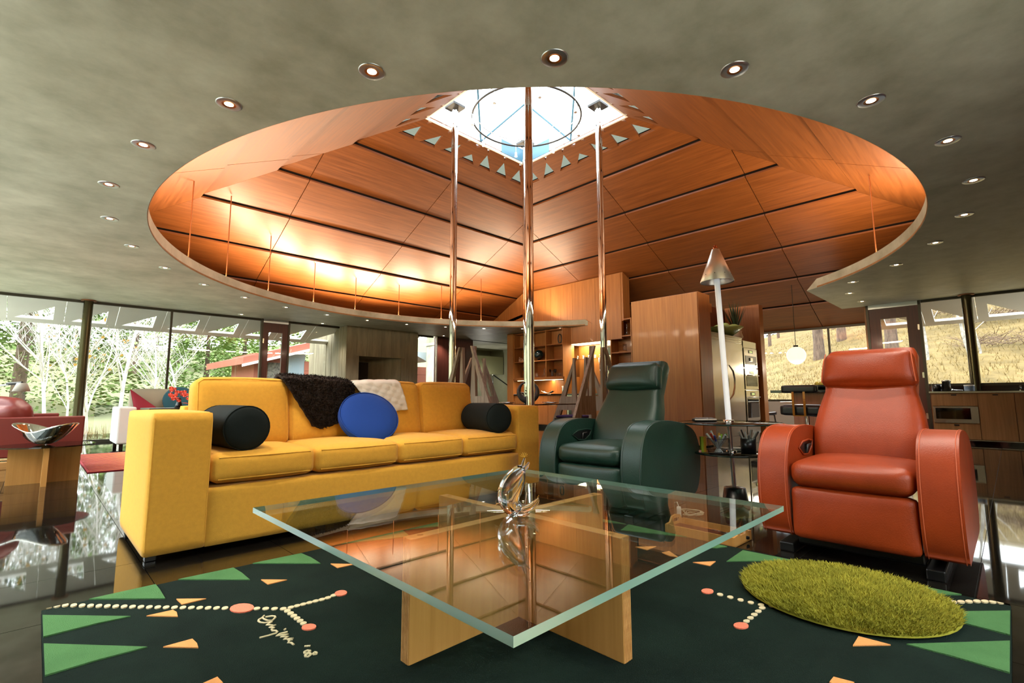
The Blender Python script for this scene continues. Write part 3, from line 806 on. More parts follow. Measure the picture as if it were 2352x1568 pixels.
for i, px in enumerate((1740, 1800, 1850, 1900, 1970, 2010)):
    pine('dark fir on the crest of the dry hill', gpos(px, 50+7*(i % 2)), 8, 2.4, M_needle3, 900, .0, 60+i, group='firs along the crest of the hill')
for i, (px, dp) in enumerate(((2285, 20.5), (2318, 16.8), (2395, 20), (2140, 24))):
    p = gpos(px, dp); mb = MB(); rd = random.Random(80+i)
    for k in range(260):
        a = rd.uniform(0, 2*pi); r = 1.3*math.sqrt(rd.random()); q = Vector((r*math.cos(a), r*math.sin(a), rd.uniform(0, .35))); d = Vector((rd.uniform(-1, 1), rd.uniform(-1, 1), rd.uniform(.0, .5)))*.5
        mb.tube([q, q+d], [.012, .004], 3, caps=False)
    t = thing('brush_pile', ['heap of dark brushwood on the dry slope near the column', 'wide heap of dead branches low on the dry slope', 'tangle of grey sticks at the edge of the dry slope', 'small patch of brown scrub high on the dry slope'][i], 'brush', p)
    mb.build('sticks', pmat('dead_wood', '#6b5644', rough=.95), t)['kind'] = 'stuff'

# ================================================================ TERRACOTTA WING of the house seen beyond the fireplace
M_terra = pmat('terracotta_siding', '#9c5843', rough=0.6, var=.06, scale=2)
wg = thing('neighbouring_wing', 'terracotta clad wing of the house with a sloping roof beyond the fireplace', 'building', (0, 0, 0))
yb = 17.0
def wrect(px0, py0, px1, py1, y, name, mat, dep=.1):
    a = aty(px0, py0, y); b = aty(px1, py1, y)
    return box(min(a.x, b.x), max(a.x, b.x), y, y+dep, min(a.z, b.z), max(a.z, b.z)).build(name, mat, wg)
a = aty(585, 815, yb); b = aty(760, 900, yb)
zb = -.2
box(a.x, aty(664, 800, yb).x, yb, yb+2.5, zb, aty(620, 812, yb).z).build('wall', M_terra, wg)
for i in range(7):
    z = zb+i*.33; box(aty(700, 800, yb).x, aty(1010, 800, yb).x, yb-.03, yb+2.2, z, z+.322).build('siding_board', M_terra, wg)
q0, q1 = aty(640, 812, yb), aty(742, 772, yb)
MB().prism([(q0.x-1.2, q0.z-.42), (q1.x+4.5, q1.z+1.0), (q1.x+4.5, q1.z+1.22), (q0.x-1.2, q0.z-.20)], yb-.5, yb+4, lambda a, b, h: (a, h, b)).build('roof', M_terra, wg)
MB().prism([(q0.x-1.2, q0.z-.50), (q1.x+4.5, q1.z+.92), (q1.x+4.5, q1.z+1.0), (q0.x-1.2, q0.z-.42)], yb-.55, yb-.4, lambda a, b, h: (a, h, b)).build('roof_edge', M_white, wg)
p0, p1 = aty(664, 803, yb), aty(702, 790, yb)
MB().prism([(p0.x, .3), (p1.x, .3), (p1.x, p1.z-.1), (p0.x, p0.z-.1)], yb-.02, yb+.05, lambda a, b, h: (a, h, b)).build('window', pmat('sky_glass', '#8fa0a8', rough=0.05, spec=.9), wg)
box(p0.x, p1.x, yb-.05, yb-.02, 1.45, 1.5).build('window_bar', M_white, wg)
g0, g1 = aty(615, 832, yb-.02), aty(644, 880, yb-.02)
box(g0.x, g1.x, yb-.06, yb, -.2, g0.z).build('gabion_panel', pmat('gabion', '#8a857a', rough=.9, color2='#3a3833', scale=14), wg)
s0, s1 = aty(955, 808, 15.6), aty(992, 832, 15.6)
MB().prism([(s0.x, s0.z), (s1.x+.3, s0.z), (s1.x-.25, s1.z), (s0.x, s1.z+.2)], 15.5, 16.9, lambda a, b, h: (a, h, b)).build('porch_eave', pmat('pale_blue_metal', '#b9c4c9', rough=.4), wg)
for px in (984, 991): 
    s0 = aty(px, 830, 16.6); box(s0.x, s0.x+.07, 16.6, 16.67, -.2, s0.z).build('porch_post', M_dark, wg)
# ================================================================ RUG with inlaid pattern
RZ = 0.012
rug = thing('area_rug', 'large square dark green rug with green and peach wedges under the glass coffee table', 'rug', (0, 0, 0))
rx0, rx1, ry0, ry1 = 0.085, 2.85, 0.07, 2.755
mb = MB(); mb.rbox(((rx0+rx1)/2, (ry0+ry1)/2, RZ/2), (rx1-rx0, ry1-ry0, RZ), 0.006, n=6); mb.build('pile', M_rug, rug)
def inlay(pts, name, mat, h=0.0035, z=RZ, parent=None, px=True):
    q = [atz(p[0], p[1], z) if px else Vector((p[0], p[1], z)) for p in pts]
    q = [Vector((min(rx1-.004, max(rx0+.004, p.x)), min(ry1-.004, max(ry0+.004, p.y)), 0)) for p in q]
    a = sum(q[i].x*q[(i+1) % len(q)].y-q[(i+1) % len(q)].x*q[i].y for i in range(len(q)))
    if a < 0: q = q[::-1]
    MB().prism([(p.x, p.y) for p in q], z-0.002, z+h).build(name, mat, parent or rug)
zA = lambda x, y: (x*.3189, 1150+y*.3189)
zB = lambda x, y: (1580+x*.3282, 1150+y*.3282)
zC = lambda x, y: (560+x*.3623, 1000+y*.3623)
zD = lambda x, y: (1200+x*.3623, 1000+y*.3623)
for t in ([zA(640, 705), zA(1118, 600), zA(1150, 640), zA(1190, 706)], [zA(1280, 565), zA(1680, 484), zA(1740, 520), zA(1800, 571)],
          [zA(1820, 452), zA(2170, 380), zA(2240, 410), zA(2310, 454)],
          [zA(300, 828), zA(940, 835), zA(700, 885), zA(300, 985)], [zA(300, 1036), zA(1060, 1056), zA(700, 1150), zA(302, 1268)],
          [zB(270, 427), zB(385, 348), zB(735, 418)], [zB(850, 450), zB(1230, 520), zB(1000, 560), zB(700, 520)], [zB(1430, 548), zB(1920, 642), zB(1620, 655)],
          [zB(1680, 780), zB(2262, 774), zB(2275, 945), zB(1900, 850)], [zB(1530, 1006), zB(2280, 990), zB(2285, 1215), zB(1850, 1090)],
          [zB(110, 325), zB(180, 300), zB(275, 322), zB(200, 332)]):
    inlay(t, 'green_wedge', M_ruggreen)
for t in ([zA(1270, 710), zA(1485, 708), zA(1310, 750)], [zA(1880, 570), zA(2068, 572), zA(1930, 605)], [zA(1055, 832), zA(1245, 790), zA(1272, 805), zA(1280, 837)],
          [zA(1175, 1056), zA(1385, 998), zA(1418, 1030), zA(1428, 1062)], [zA(1460, 1320), zA(1565, 1273), zA(1605, 1315), zA(1500, 1360)],
          [zB(35, 433), zB(195, 426), zB(155, 458)], [zB(1155, 1018), zB(1195, 952), zB(1420, 1012)], [zB(990, 1275), zB(1020, 1237), zB(1165, 1275), zB(1060, 1300)],
          [zC(550, 815), zC(705, 818), zC(595, 842)], [zD(715, 708), zD(848, 705), zD(790, 728)], [zD(885, 745), zD(930, 735), zD(990, 775), zD(930, 765)]):
    inlay(t, 'peach_wedge', M_rugorange)
# hidden-under-glass wedges continue the border at the same pitch
for i in range(3):
    x = 1.32+i*0.42
    inlay([(x, ry1-.01), (x+.40, ry1-.01), (x+.36, ry1-.16)], 'green_wedge', M_ruggreen, px=False)
    y = 1.42+i*0.42
    inlay([(rx1-.01, y), (rx1-.01, y+.40), (rx1-.16, y+.36)], 'green_wedge', M_ruggreen, px=False)
def disc(px, py, rx, ry, rot, name, mat, n=14, zh=0.0035):
    inlay([(px+rx*math.cos(2*pi*i/n)*math.cos(rot)-ry*math.sin(2*pi*i/n)*math.sin(rot), py+rx*math.cos(2*pi*i/n)*math.sin(rot)+ry*math.sin(2*pi*i/n)*math.cos(rot)) for i in range(n)], name, mat, h=zh)
def beads(path, n, rx, ry, rot):
    L = [math.dist(path[i], path[i+1]) for i in range(len(path)-1)]; tot = sum(L)
    for k in range(n):
        s = tot*k/(n-1); i = 0
        while i < len(L)-1 and s > L[i]: s -= L[i]; i += 1
        t = s/L[i]; x = lerp(path[i][0], path[i+1][0], t); y = lerp(path[i][1], path[i+1][1], t)
        disc(x, y, rx, ry, rot, 'cream_bead', M_rugcream, 10)
beads([zA(350, 765), zA(450, 752), zA(700, 758), zA(1100, 768), zA(1620, 775)], 22, 8, 3.2, -.22)
beads([zA(1850, 778), zA(2040, 780)], 4, 8, 3.2, -.15)
beads([zA(2095, 770), zA(2350, 705), zC(570, 1015)], 8, 8, 3.0, -.2)
beads([zA(2070, 795), zA(2185, 885)], 6, 8, 3.6, -.2)
disc(*zA(1742, 777), 28, 10, -.08, 'coral_disc', M_rugcoral, zh=0.0045); disc(*zA(2225, 914), 17, 6.8, -.1, 'coral_disc', M_rugcoral, zh=0.0045)
disc(*zC(615, 1003), 14.5, 6.2, -.12, 'coral_disc', M_rugcoral, zh=0.0045)
beads([zB(225, 658), zB(500, 730), zB(605, 738), zB(660, 742)], 7, 7.4, 3.2, .12)
beads([zB(520, 752), zB(410, 845)], 5, 7.8, 3.4, 0)
disc(*zB(137, 636), 14, 5.5, .05, 'coral_disc', M_rugcoral, zh=0.0045); disc(*zB(372, 878), 17.5, 7, .05, 'coral_disc', M_rugcoral, zh=0.0045)
beads([zB(1690, 715), zB(2050, 703), zB(2245, 715)], 11, 9, 3.0, .1)
# woven signature
zS = lambda x, y: (560+x*.09354, 1390+y*.09354)
for st in ([(500, 260), (440, 320), (365, 360), (355, 390), (400, 425), (500, 440), (600, 428), (690, 412)], [(450, 310), (500, 345), (580, 380), (700, 382), (780, 300), (770, 280), (690, 272), (530, 298)],
           [(690, 412), (560, 490), (690, 492), (775, 488), (630, 548), (745, 560), (680, 600), (700, 630), (790, 632), (825, 655), (790, 690), (600, 750), (385, 805)],
           [(1075, 662), (880, 712), (800, 762), (880, 745), (1080, 722), (910, 792), (1090, 778), (985, 845), (1120, 828), (1210, 820), (1190, 850), (1120, 860), (1080, 850)], [(1120, 870), (1085, 925), (1160, 925), (1225, 975)],
           [(990, 612), (1028, 585)], [(1490, 1012), (1635, 1005)], [(1640, 1130), (1560, 1120), (1480, 1155), (1490, 1185), (1560, 1185), (1640, 1130)],
           [(1650, 1195), (1590, 1190), (1500, 1235), (1510, 1265), (1580, 1270), (1640, 1220), (1650, 1195)], [(1790, 1170), (1740, 1160), (1695, 1195), (1720, 1218), (1780, 1205), (1790, 1170)]):
    q = [atz(*zS(*p), RZ) for p in st]
    MB().tube([(p.x, p.y, RZ+0.0012) for p in q], 0.0038, 5).build('signature_stroke', M_rugcream, rug)['label'] = 'cream stroke of the woven signature'

# round shaggy rug: real tufts on a round backing
c = Vector((2.47, 0.565, 0)); rr = 0.385
t = thing('round_shag_rug', 'round moss green shaggy rug lying on the dark green rug', 'rug', (c.x, c.y, RZ+0.004))
MB().lathe([(0.36, 0), (0.375, 0.006), (0.36, 0.014), (0.001, 0.016)], 48, caps=False).build('backing', M_shag, t)
mb = MB(); rnd = random.Random(3)
for i in range(26000):
    a = rnd.uniform(0, 2*pi); r = 0.372*math.sqrt(rnd.random()); x, y = r*math.cos(a), r*math.sin(a)
    h = rnd.uniform(0.014, 0.024); lx, ly = rnd.uniform(-.014, .014)+x*.03, rnd.uniform(-.014, .014)+y*.03; w = rnd.uniform(.0014, .0024); b = rnd.uniform(0, pi)
    cx, sx = w*math.cos(b), w*math.sin(b)
    mb.add([(x-cx, y-sx, .010), (x+cx, y+sx, .010), (x+lx*.5+cx*.8, y+ly*.5+sx*.8, .010+h*.6), (x+lx*.5-cx*.8, y+ly*.5-sx*.8, .010+h*.6), (x+lx, y+ly, .010+h*.95)], [(0, 1, 2, 3), (3, 2, 4)], True)
o = mb.build('shag_tufts', M_shag, t); o['kind'] = 'stuff'

# ================================================================ COFFEE TABLE
GT = 0.41; GX0, GX1, GY0, GY1 = 0.655, 2.155, 0.668, 2.14
tb = thing('coffee_table', 'square glass coffee table on crossed light plywood panels', 'table', (0, 0, 0))
cx_, cy_ = (GX0+GX1)/2, (GY0+GY1)/2
pw = 0.024
zt = GT-0.020
# cross panels: full panel along Y, two half panels along X
ptx0, ptx1, pty0, pty1 = 0.897, 1.94, 0.915, 1.90
box(cx_-pw, cx_+pw, pty0, pty1, RZ, zt).build('panel', M_maple, tb, bevel=0.002)
box(ptx0, cx_-pw, cy_-pw, cy_+pw, RZ, zt).build('panel', M_maple, tb, bevel=0.002)
box(cx_+pw, ptx1, cy_-pw, cy_+pw, RZ, zt).build('panel', M_maple, tb, bevel=0.002)
for a, b in ((pty0-.0012, pty0), (pty1, pty1+.0012)):
    for k in range(-2, 3): box(cx_+k*.0085-.0028, cx_+k*.0085+.0028, a, b, RZ+.001, zt-.001).build('ply_edge', M_mapleX, tb)
for a, b in ((ptx0-.0012, ptx0), (ptx1, ptx1+.0012)):
    for k in range(-2, 3): box(a, b, cy_+k*.0085-.0028, cy_+k*.0085+.0028, RZ+.001, zt-.001).build('ply_edge', M_mapleX, tb)
M_edge = pmat('glass_edge', '#9fd0bd', rough=0.12, trans=0.55, ior=1.5, spec=0.6)
g = MB()
g.add([(GX0, GY0, zt), (GX1, GY0, zt), (GX1, GY1, zt), (GX0, GY1, zt), (GX0, GY0, GT), (GX1, GY0, GT), (GX1, GY1, GT), (GX0, GY1, GT)], [(0, 3, 2, 1), (4, 5, 6, 7)])
top = g.build('glass_top', M_tglass, tb)
e = MB(); b_ = 0.004
for (xa, ya, xb, yb) in ((GX0, GY0, GX1, GY0), (GX1, GY0, GX1, GY1), (GX1, GY1, GX0, GY1), (GX0, GY1, GX0, GY0)):
    e.add([(xa, ya, zt), (xb, yb, zt), (xb, yb, GT), (xa, ya, GT)], [(0, 1, 2, 3)])
e.build('polished_edge', M_edge, top)
for x, y in ((cx_, pty0+.05), (cx_, pty1-.05), (ptx0+.05, cy_), (ptx1-.05, cy_)):
    MB().lathe([(0.011, zt-.001), (0.011, zt+.0005)], 12, (x, y, 0)).build('bumper', M_thin, tb)

# ---- glass fish sculpture on the table
fb = atz(1190, 1182, GT)
t = thing('glass_fish', 'clear glass leaping fish sculpture with a gold fly on the coffee table', 'sculpture', (fb.x, fb.y, GT), rz=R(-45))
# body built along a curve in the local XZ plane (local x = to the right in view)
def P(x, z, y=0): return Vector((x, y, z))
spine = [(.010, .010), (-.022, .024), (-.037, .055), (-.030, .092), (-.012, .128), (.004, .155), (.018, .178)]
rad = [(.028, .018), (.036, .028), (.044, .036), (.047, .038), (.041, .033), (.030, .025), (.014, .012)]
mb = MB(); nn = 18; vs = []
sp = [P(*s) for s in spine]
for i, p in enumerate(sp):
    tg = (sp[min(i+1, 6)]-sp[max(i-1, 0)]).normalized(); nx = Vector((tg.z, 0, -tg.x)); ny = Vector((0, 1, 0))
    for j in range(nn):
        a = 2*pi*j/nn; vs.append(p+nx*rad[i][0]*math.cos(a)+ny*rad[i][1]*math.sin(a))
mb.add(vs, [(i*nn+j, i*nn+(j+1) % nn, (i+1)*nn+(j+1) % nn, (i+1)*nn+j) for i in range(6) for j in range(nn)]+[tuple(range(nn))[::-1], tuple(range(6*nn, 7*nn))], True)
mb.build('body', M_crystal, t, sub=2)
MB().tube([P(.016, .168), P(.020, .185), P(.026, .205)], [.010, .008, .0045], 12).build('upper_jaw', M_crystal, t, sub=1)
MB().tube([P(.012, .160), P(.032, .172), P(.043, .190)], [.013, .010, .004], 12).build('lower_jaw', M_crystal, t, sub=1)
def fin(pts, name, th=.006):
    MB().prism(pts, -th/2, th/2, lambda a, b, h: (a, h, b)).build(name, M_crystal, t, bevel=.002, sub=1)
fin([(-.060, .095), (-.078, .070), (-.086, .035), (-.070, .042), (-.052, .052)], 'dorsal_fin', .010)
fin([(.024, .118), (.042, .112), (.050, .090), (.040, .075), (.030, .085)], 'belly_fin', .010)
MB().tube([P(-.010, .022), P(.025, .020), P(.055, .034), P(.075, .060)], [.018, .015, .012, .004], 12).build('tail_stem', M_crystal, t, sub=1)
fin([(.045, .020), (.080, .034), (.078, .072), (.060, .045)], 'tail_fin', .012)
MB().lathe([(.030, 0), (.036, .006), (.030, .014), (.015, .020)], 24, (.008, 0, 0)).build('base', M_crystal, t)
mb = MB()
for k in range(7):
    a = R(-70+k*24); mb.tube([P(.024, .208), P(.024+.016*math.sin(a), .208+.018*math.cos(a), .004*(k % 3-1))], .0007, 4)
mb.build('fly', pmat('gold', '#d8a840', rough=0.25, metal=1), t)

# ================================================================ YELLOW SOFA
sf = thing('yellow_sofa', 'long yellow four-seat sofa with loose cushions', 'sofa', (0, 0, 0))
sx0, sx1, sy0, sy1 = 0.448, 3.42, 3.13, 4.06
aw = 0.285; AT = 0.765; SB = 0.034
for a, b in ((sx0, sx0+aw), (sx1-aw, sx1)):
    mb = MB(); mb.rbox(((a+b)/2, (sy0+sy1)/2, (SB+AT)/2), (aw, sy1-sy0, AT-SB), 0.020, (0.004, 0.006, 0.008), n=12)
    arm = mb.build('arm', M_yellow, sf)
    for xx in (a+.012, b-.012):
        MB().tube([(xx, sy0+.004, SB+.03), (xx, sy0+.001, .3), (xx, sy0+.003, AT-.035), (xx, sy0+.02, AT-.006)], .0035, 6).build('seam', M_yellow, arm)
MB().rbox(((sx0+sx1)/2, sy0+.10, (SB+.352)/2), (sx1-sx0-2*aw+.02, .20, .352-SB), .012, (0, 0.004, 0), n=8).build('front_rail', M_yellow, sf)
box(sx0+aw-.01, sx1-aw+.01, sy0+.1, sy1-.02, SB+.01, .34).build('seat_deck', M_yellow, sf)
MB().rbox(((sx0+sx1)/2, sy1-.09, (SB+.80)/2), (sx1-sx0-2*aw+.03, .18, .80-SB), .04, n=8).build('back_frame', M_yellow, sf)
xs = [sx0+aw, 1.313, 1.923, 2.523, sx1-aw]
for i in range(4):
    w = xs[i+1]-xs[i]; cx0 = (xs[i]+xs[i+1])/2
    mb = MB(); mb.rbox((cx0, sy0+.345, .448), (w+.006, .70, .165), .045, (0.006, 0.018, 0.022), n=10)
    cu = mb.build('seat_cushion', M_yellow, sf)
    for zz in (.388, .508):
        MB().tube([(xs[i]+.035, sy0-.002, zz), (cx0, sy0-.013, zz), (xs[i+1]-.035, sy0-.002, zz)], .0035, 6).build('welt', M_yellow, cu)
BT = 0.985
bx = [sx0+aw+.02, 1.36, 1.93, 2.50, 3.11]
for i in range(4):
    w = bx[i+1]-bx[i]; cx0 = (bx[i]+bx[i+1])/2
    Tm = Matrix.Translation((cx0, sy0+.62, .50)) @ Matrix.Rotation(R(-9), 4, 'X')
    mb = MB(); mb.rbox((0, 0.04, (BT-.50)/2), (w+.004, .21, BT-.50), .06, (0.004, 0.028, 0.012), n=10, T=Tm)
    cu = mb.build('back_cushion', M_yellow, sf)
    hw = w/2-.02; hz = BT-.50
    MB().tube([Tm @ Vector(p) for p in ((-hw, -.05, .03), (-hw, -.052, hz*.5), (-hw, -.05, hz-.045), (-hw+.03, -.052, hz-.02), (0, -.058, hz-.012), (hw-.03, -.052, hz-.02), (hw, -.05, hz-.045), (hw, -.052, hz*.5), (hw, -.05, .03))], .0035, 6).build('welt', M_yellow, cu)
for x in (sx0+.05, sx0+.95, sx1-.95, sx1-.05):
    for y in (sy0+.09, sy1-.09):
        box(x-.025, x+.025, y-.025, y+.025, 0, SB+.015).build('leg', M_black, sf, bevel=.004)
# bolsters
def bolster(label, cx, cy, cz, yaw, L=.50, r=.135):
    t = thing('bolster_cushion', label, 'cushion', (cx, cy, cz), rot=(0, 0, yaw), group='charcoal bolsters on the yellow sofa')
    Tm = Matrix.Rotation(R(90), 4, 'X')
    prof = [(.001, -L/2-.012), (r*.5, -L/2-.010), (r*.86, -L/2-.003), (r*.97, -L/2+.012), (r, -L/2+.05), (r*1.01, 0), (r, L/2-.05), (r*.97, L/2-.012), (r*.86, L/2+.003), (r*.5, L/2+.010), (.001, L/2+.012)]
    MB().lathe(prof, 32, T=Tm, caps=False).build('cover', M_blackfab, t)
    for s in (-1, 1):
        MB().tube([Tm @ Vector((r*.975*math.cos(2*pi*k/32), r*.975*math.sin(2*pi*k/32), s*(L/2-.01))) for k in range(32)], .0035, 6, closed=True).build('seam', M_blackfab, t)
bolster('charcoal bolster lying against the yellow sofa arm next to the window side', .90, 3.42, .665, R(4), r=.132)
bolster('charcoal bolster lying against the yellow sofa arm next to the green recliner', 2.985, 3.40, .660, R(-12), r=.130)
# round blue cushion leaning on the back
bc = aty(848, 955, 3.545)
t = thing('round_cushion', 'round cobalt blue cushion leaning between the throw and the white cloth', 'cushion', (bc.x+.005, 3.56, bc.z-.012), rot=(R(-38), 0, R(-8)))
Tm = Matrix.Rotation(R(90), 4, 'X')
r_ = .233
MB().lathe([(.001, -.048), (.08, -.050), (.16, -.044), (.215, -.030), (r_, -.012), (r_, .012), (.215, .030), (.16, .044), (.08, .050), (.001, .048)], 40, T=Tm, caps=False).build('cover', M_bluefab, t)
for s in (-1, 1):
    MB().tube([Tm @ Vector((r_*.985*math.cos(2*pi*k/40), r_*.985*math.sin(2*pi*k/40), s*.022)) for k in range(40)], .004, 6, closed=True).build('seam', M_bluefab, t)
# throw and folded cloth draped over the back
def drape(name, label, cat, tops, bots, mat, wav, th, over, layers=1):
    "tops/bots: (px,py) of the visible upper and lower edge, laid on the sloping cushion fronts and over the top"
    t = thing(name, label, cat, (0, 0, 0))
    def slope_y(z): return sy0+.565+(z-.5)*.158
    n = len(tops)
    for ly in range(layers):
        def f(u, v):
            x = u*(n-1); i = min(int(x), n-2); k = x-i
            a = (lerp(tops[i][0], tops[i+1][0], k), lerp(tops[i][1], tops[i+1][1], k)); b = (lerp(bots[i][0], bots[i+1][0], k), lerp(bots[i][1], bots[i+1][1], k))
            if v <= .75:
                w = v/.75; px, py = lerp(b[0], a[0], w), lerp(b[1], a[1], w)
                p = aty(px, py, 3.60)
                for _ in range(3): p = aty(px, py, slope_y(p.z)-.028-.012*ly)
                nz = wav*(math.sin(u*23+v*7+ly)+.6*math.sin(v*31-u*9))
                return p+Vector((0, -abs(nz)-.01*math.sin(pi*w), nz*.5))
            p = f(u, .75); w = (v-.75)/.25
            return Vector((p.x, p.y+over*w, p.z+.035*math.sin(pi*min(1, w*1.1))-.05*w*w))
        MB().grid(f, 40, 36).build('cloth_layer', mat, t, solid=th)
    if name == 'throw_blanket':
        mb = MB(); rd = random.Random(9)
        for _ in range(9000):
            u, v = rd.random(), rd.random(); q = f(u, v); nrm = Vector((0, -1, .35)) if v < .75 else Vector((0, -.2, 1)); nrm.normalize()
            q = q+nrm*.010; d = (nrm*.6+Vector((rd.uniform(-1, 1), rd.uniform(-.4, .4), rd.uniform(-1.2, .5)))).normalized()*rd.uniform(.012, .024); s_ = d.cross(Vector((rd.random(), rd.random(), rd.random()))).normalized()*.0035
            mb.add([q-s_, q+s_, q+d], [(0, 1, 2)])
        mb.build('fur_tufts', mat, t)['kind'] = 'stuff'
    return t
drape('throw_blanket', 'dark brown furry throw hanging over the back of the yellow sofa', 'blanket',
      [(648, 868), (700, 872), (750, 874), (790, 878), (812, 886)], [(716, 978), (738, 984), (762, 977), (790, 968), (812, 958)], M_fur, .006, .022, .26)
drape('folded_cloth', 'folded ivory cloth hanging over the back of the yellow sofa', 'cloth',
      [(812, 882), (850, 880), (890, 879), (918, 880)], [(850, 930), (880, 938), (905, 944), (936, 940)], M_cloth, .004, .010, .20, layers=3)

# ================================================================ RECLINERS
def recliner(label, loc, rz, M_, M_seam, group=None):
    t = thing('recliner', label, 'armchair', loc, rz)
    # local: front looks along -x, width along y, origin under the front centre
    W = .86; aw = .155
    prof = [(.055, .085), (.012, .16), (-.008, .28), (-.002, .42), (.03, .53), (.09, .61), (.18, .652), (.32, .668), (.52, .660), (.74, .628), (.90, .575), (.985, .49), (1.02, .37), (1.0, .22), (.94, .12), (.87, .085)]
    # rounder outline by Catmull-Rom
    pr = []
    for i in range(len(prof)-1):
        p0 = prof[max(i-1, 0)]; p1 = prof[i]; p2 = prof[i+1]; p3 = prof[min(i+2, len(prof)-1)]
        for k in range(3):
            s_ = k/3; pr.append(tuple(.5*((2*p1[j])+(-p0[j]+p2[j])*s_+(2*p0[j]-5*p1[j]+4*p2[j]-p3[j])*s_**2+(-p0[j]+3*p1[j]-3*p2[j]+p3[j])*s_**3) for j in (0, 1)))
    pr.append(prof[-1])
    for sg in (-1, 1):
        y0, y1 = (W/2-aw, W/2) if sg > 0 else (-W/2, -W/2+aw)
        mb = MB(); mb.prism(pr, y0, y1, lambda a, b, h: (a, h, b), True)
        arm = mb.build('arm', M_, t, bevel=.022, seg=4)
        for yy in (y0+.012, y1-.012):
            MB().tube([(a-(.001 if i < 12 else 0), yy, b+.0015) for i, (a, b) in enumerate(pr[:38])], .0019, 6).build('seam', M_seam, arm)
        # finger recess with lever on the inner face of the arm
        yi = y0 if sg > 0 else y1; s2 = -1 if sg > 0 else 1
        rec = [(.22, .545), (.30, .575), (.42, .580), (.50, .572), (.47, .53), (.40, .495), (.30, .50)]
        pl = MB().prism(rec, yi, yi+.003*s2, lambda a, b, h: (a, h, b)).build('lever_recess', M_black, arm)
        MB().tube([(.36, yi+.004*s2, .505), (.36, yi+.012*s2, .550), (.41, yi+.014*s2, .552)], .008, 8).build('lever', M_dark, pl)
        MB().tube([(a, yi+.003*s2, b) for a, b in rec], .006, 6, closed=True).build('recess_rim', M_, pl)
    sw = W-2*aw-.012
    MB().rbox((.345, 0, .425), (.71, sw, .135), .055, (.012, 0, .018), n=12).build('seat_cushion', M_, t)
    MB().rbox((.045, 0, .222), (.09, sw, .268), .03, (.014, 0, 0), n=12).build('footrest', M_, t)
    # backrest lofted from seat to top
    secs = [(.48, .36, sw/2, .12), (.50, .48, sw/2, .125), (.56, .62, sw/2+.012, .12), (.63, .74, sw/2-.005, .11), (.695, .86, sw/2-.035, .10), (.76, .98, sw/2-.03, .09), (.825, 1.09, sw/2-.03, .08), (.84, 1.13, sw/2-.045, .055)]
    vs = []; nn = 28
    for cx, cz, hw, ht in secs:
        for j in range(nn):
            a = 2*pi*j/nn; ca, sa = math.cos(a), math.sin(a)
            ey = math.copysign(abs(ca)**.32, ca)*hw; ex = math.copysign(abs(sa)**.55, sa)*ht
            curve = .03*(1-(ey/hw)**2)*(1 if sa < 0 else .2)
            vs.append((cx+.07+ex-.0*curve+(curve if sa < 0 else 0), ey, cz+(ex*-.25)))
    k = len(secs)
    mb = MB(); mb.add(vs, [(i*nn+j, i*nn+(j+1) % nn, (i+1)*nn+(j+1) % nn, (i+1)*nn+j) for i in range(k-1) for j in range(nn)], True)
    mb.add(vs[:nn], [tuple(range(nn))[::-1]], True); mb.add(vs[-nn:], [tuple(range(nn))], True)
    mb.build('backrest', M_, t)
    Tm = Matrix.Translation((.755, 0, 1.005)) @ Matrix.Rotation(R(20), 4, 'Y')
    hw = sw/2-.028
    def tp(o): return Vector((o.x, o.y*(1-.05*(o.z/.12)), o.z))
    hr = MB(); hr.rbox((0, 0, 0), (.13, hw*2, .235), .055, (.022, 0, .006), n=12, T=Tm, taper=tp)
    hd = hr.build('headrest', M_, t)
    for yy in (-hw+.012, hw-.012):
        MB().tube([Tm @ Vector(p) for p in ((-.05, yy*1.04, -.10), (-.066, yy*1.02, -.05), (-.07, yy, 0), (-.066, yy*.98, .05), (-.05, yy*.96, .10))], .003, 6).build('seam', M_seam, hd)
    # mechanism feet and plinth
    box(.10, .86, -.27, .27, .035, .10).build('plinth', M_black, t, bevel=.01)
    for yy in (-.31, .31): box(.02, .90, yy-.035, yy+.035, 0, .05).build('runner', M_black, t, bevel=.006)
    return t
M_oseam = pmat('orange_stitch', '#b9562f', rough=0.6)
M_gseam = pmat('green_stitch', '#33403c', rough=0.6)
recliner('orange leather recliner with a rolled headrest beside the round shag rug', (2.985, .62, 0), 0.0, M_orange, M_oseam)
recliner('dark green leather recliner with a rolled headrest beside the yellow sofa', (2.875, 2.175, 0), R(4), M_green, M_gseam)
# ================================================================ HANGER RODS between ring and roof
for a in (145, 133, 120.6, 107.5, 95.4, 82.6, 69.9, 57.9, -55.5):
    x, y = OX+5.24*math.cos(R(a)), OY+5.24*math.sin(R(a))
    zt_ = roof_z(x, y)+.01
    t = thing('hanger_rod', 'thin copper hanger rod between the concrete ring and the wood roof', 'rod', (x, y, CZ+T_+.01), group='hanger rods along the round opening')
    MB().lathe([(.009, 0), (.009, zt_-CZ-T_-.01)], 10).build('rod', pmat('copper_rod', '#b9774a', rough=.3, metal=.9), t)
    MB().lathe([(.028, 0), (.028, .012)], 12).build('foot_plate', MATS['copper_rod'], t)

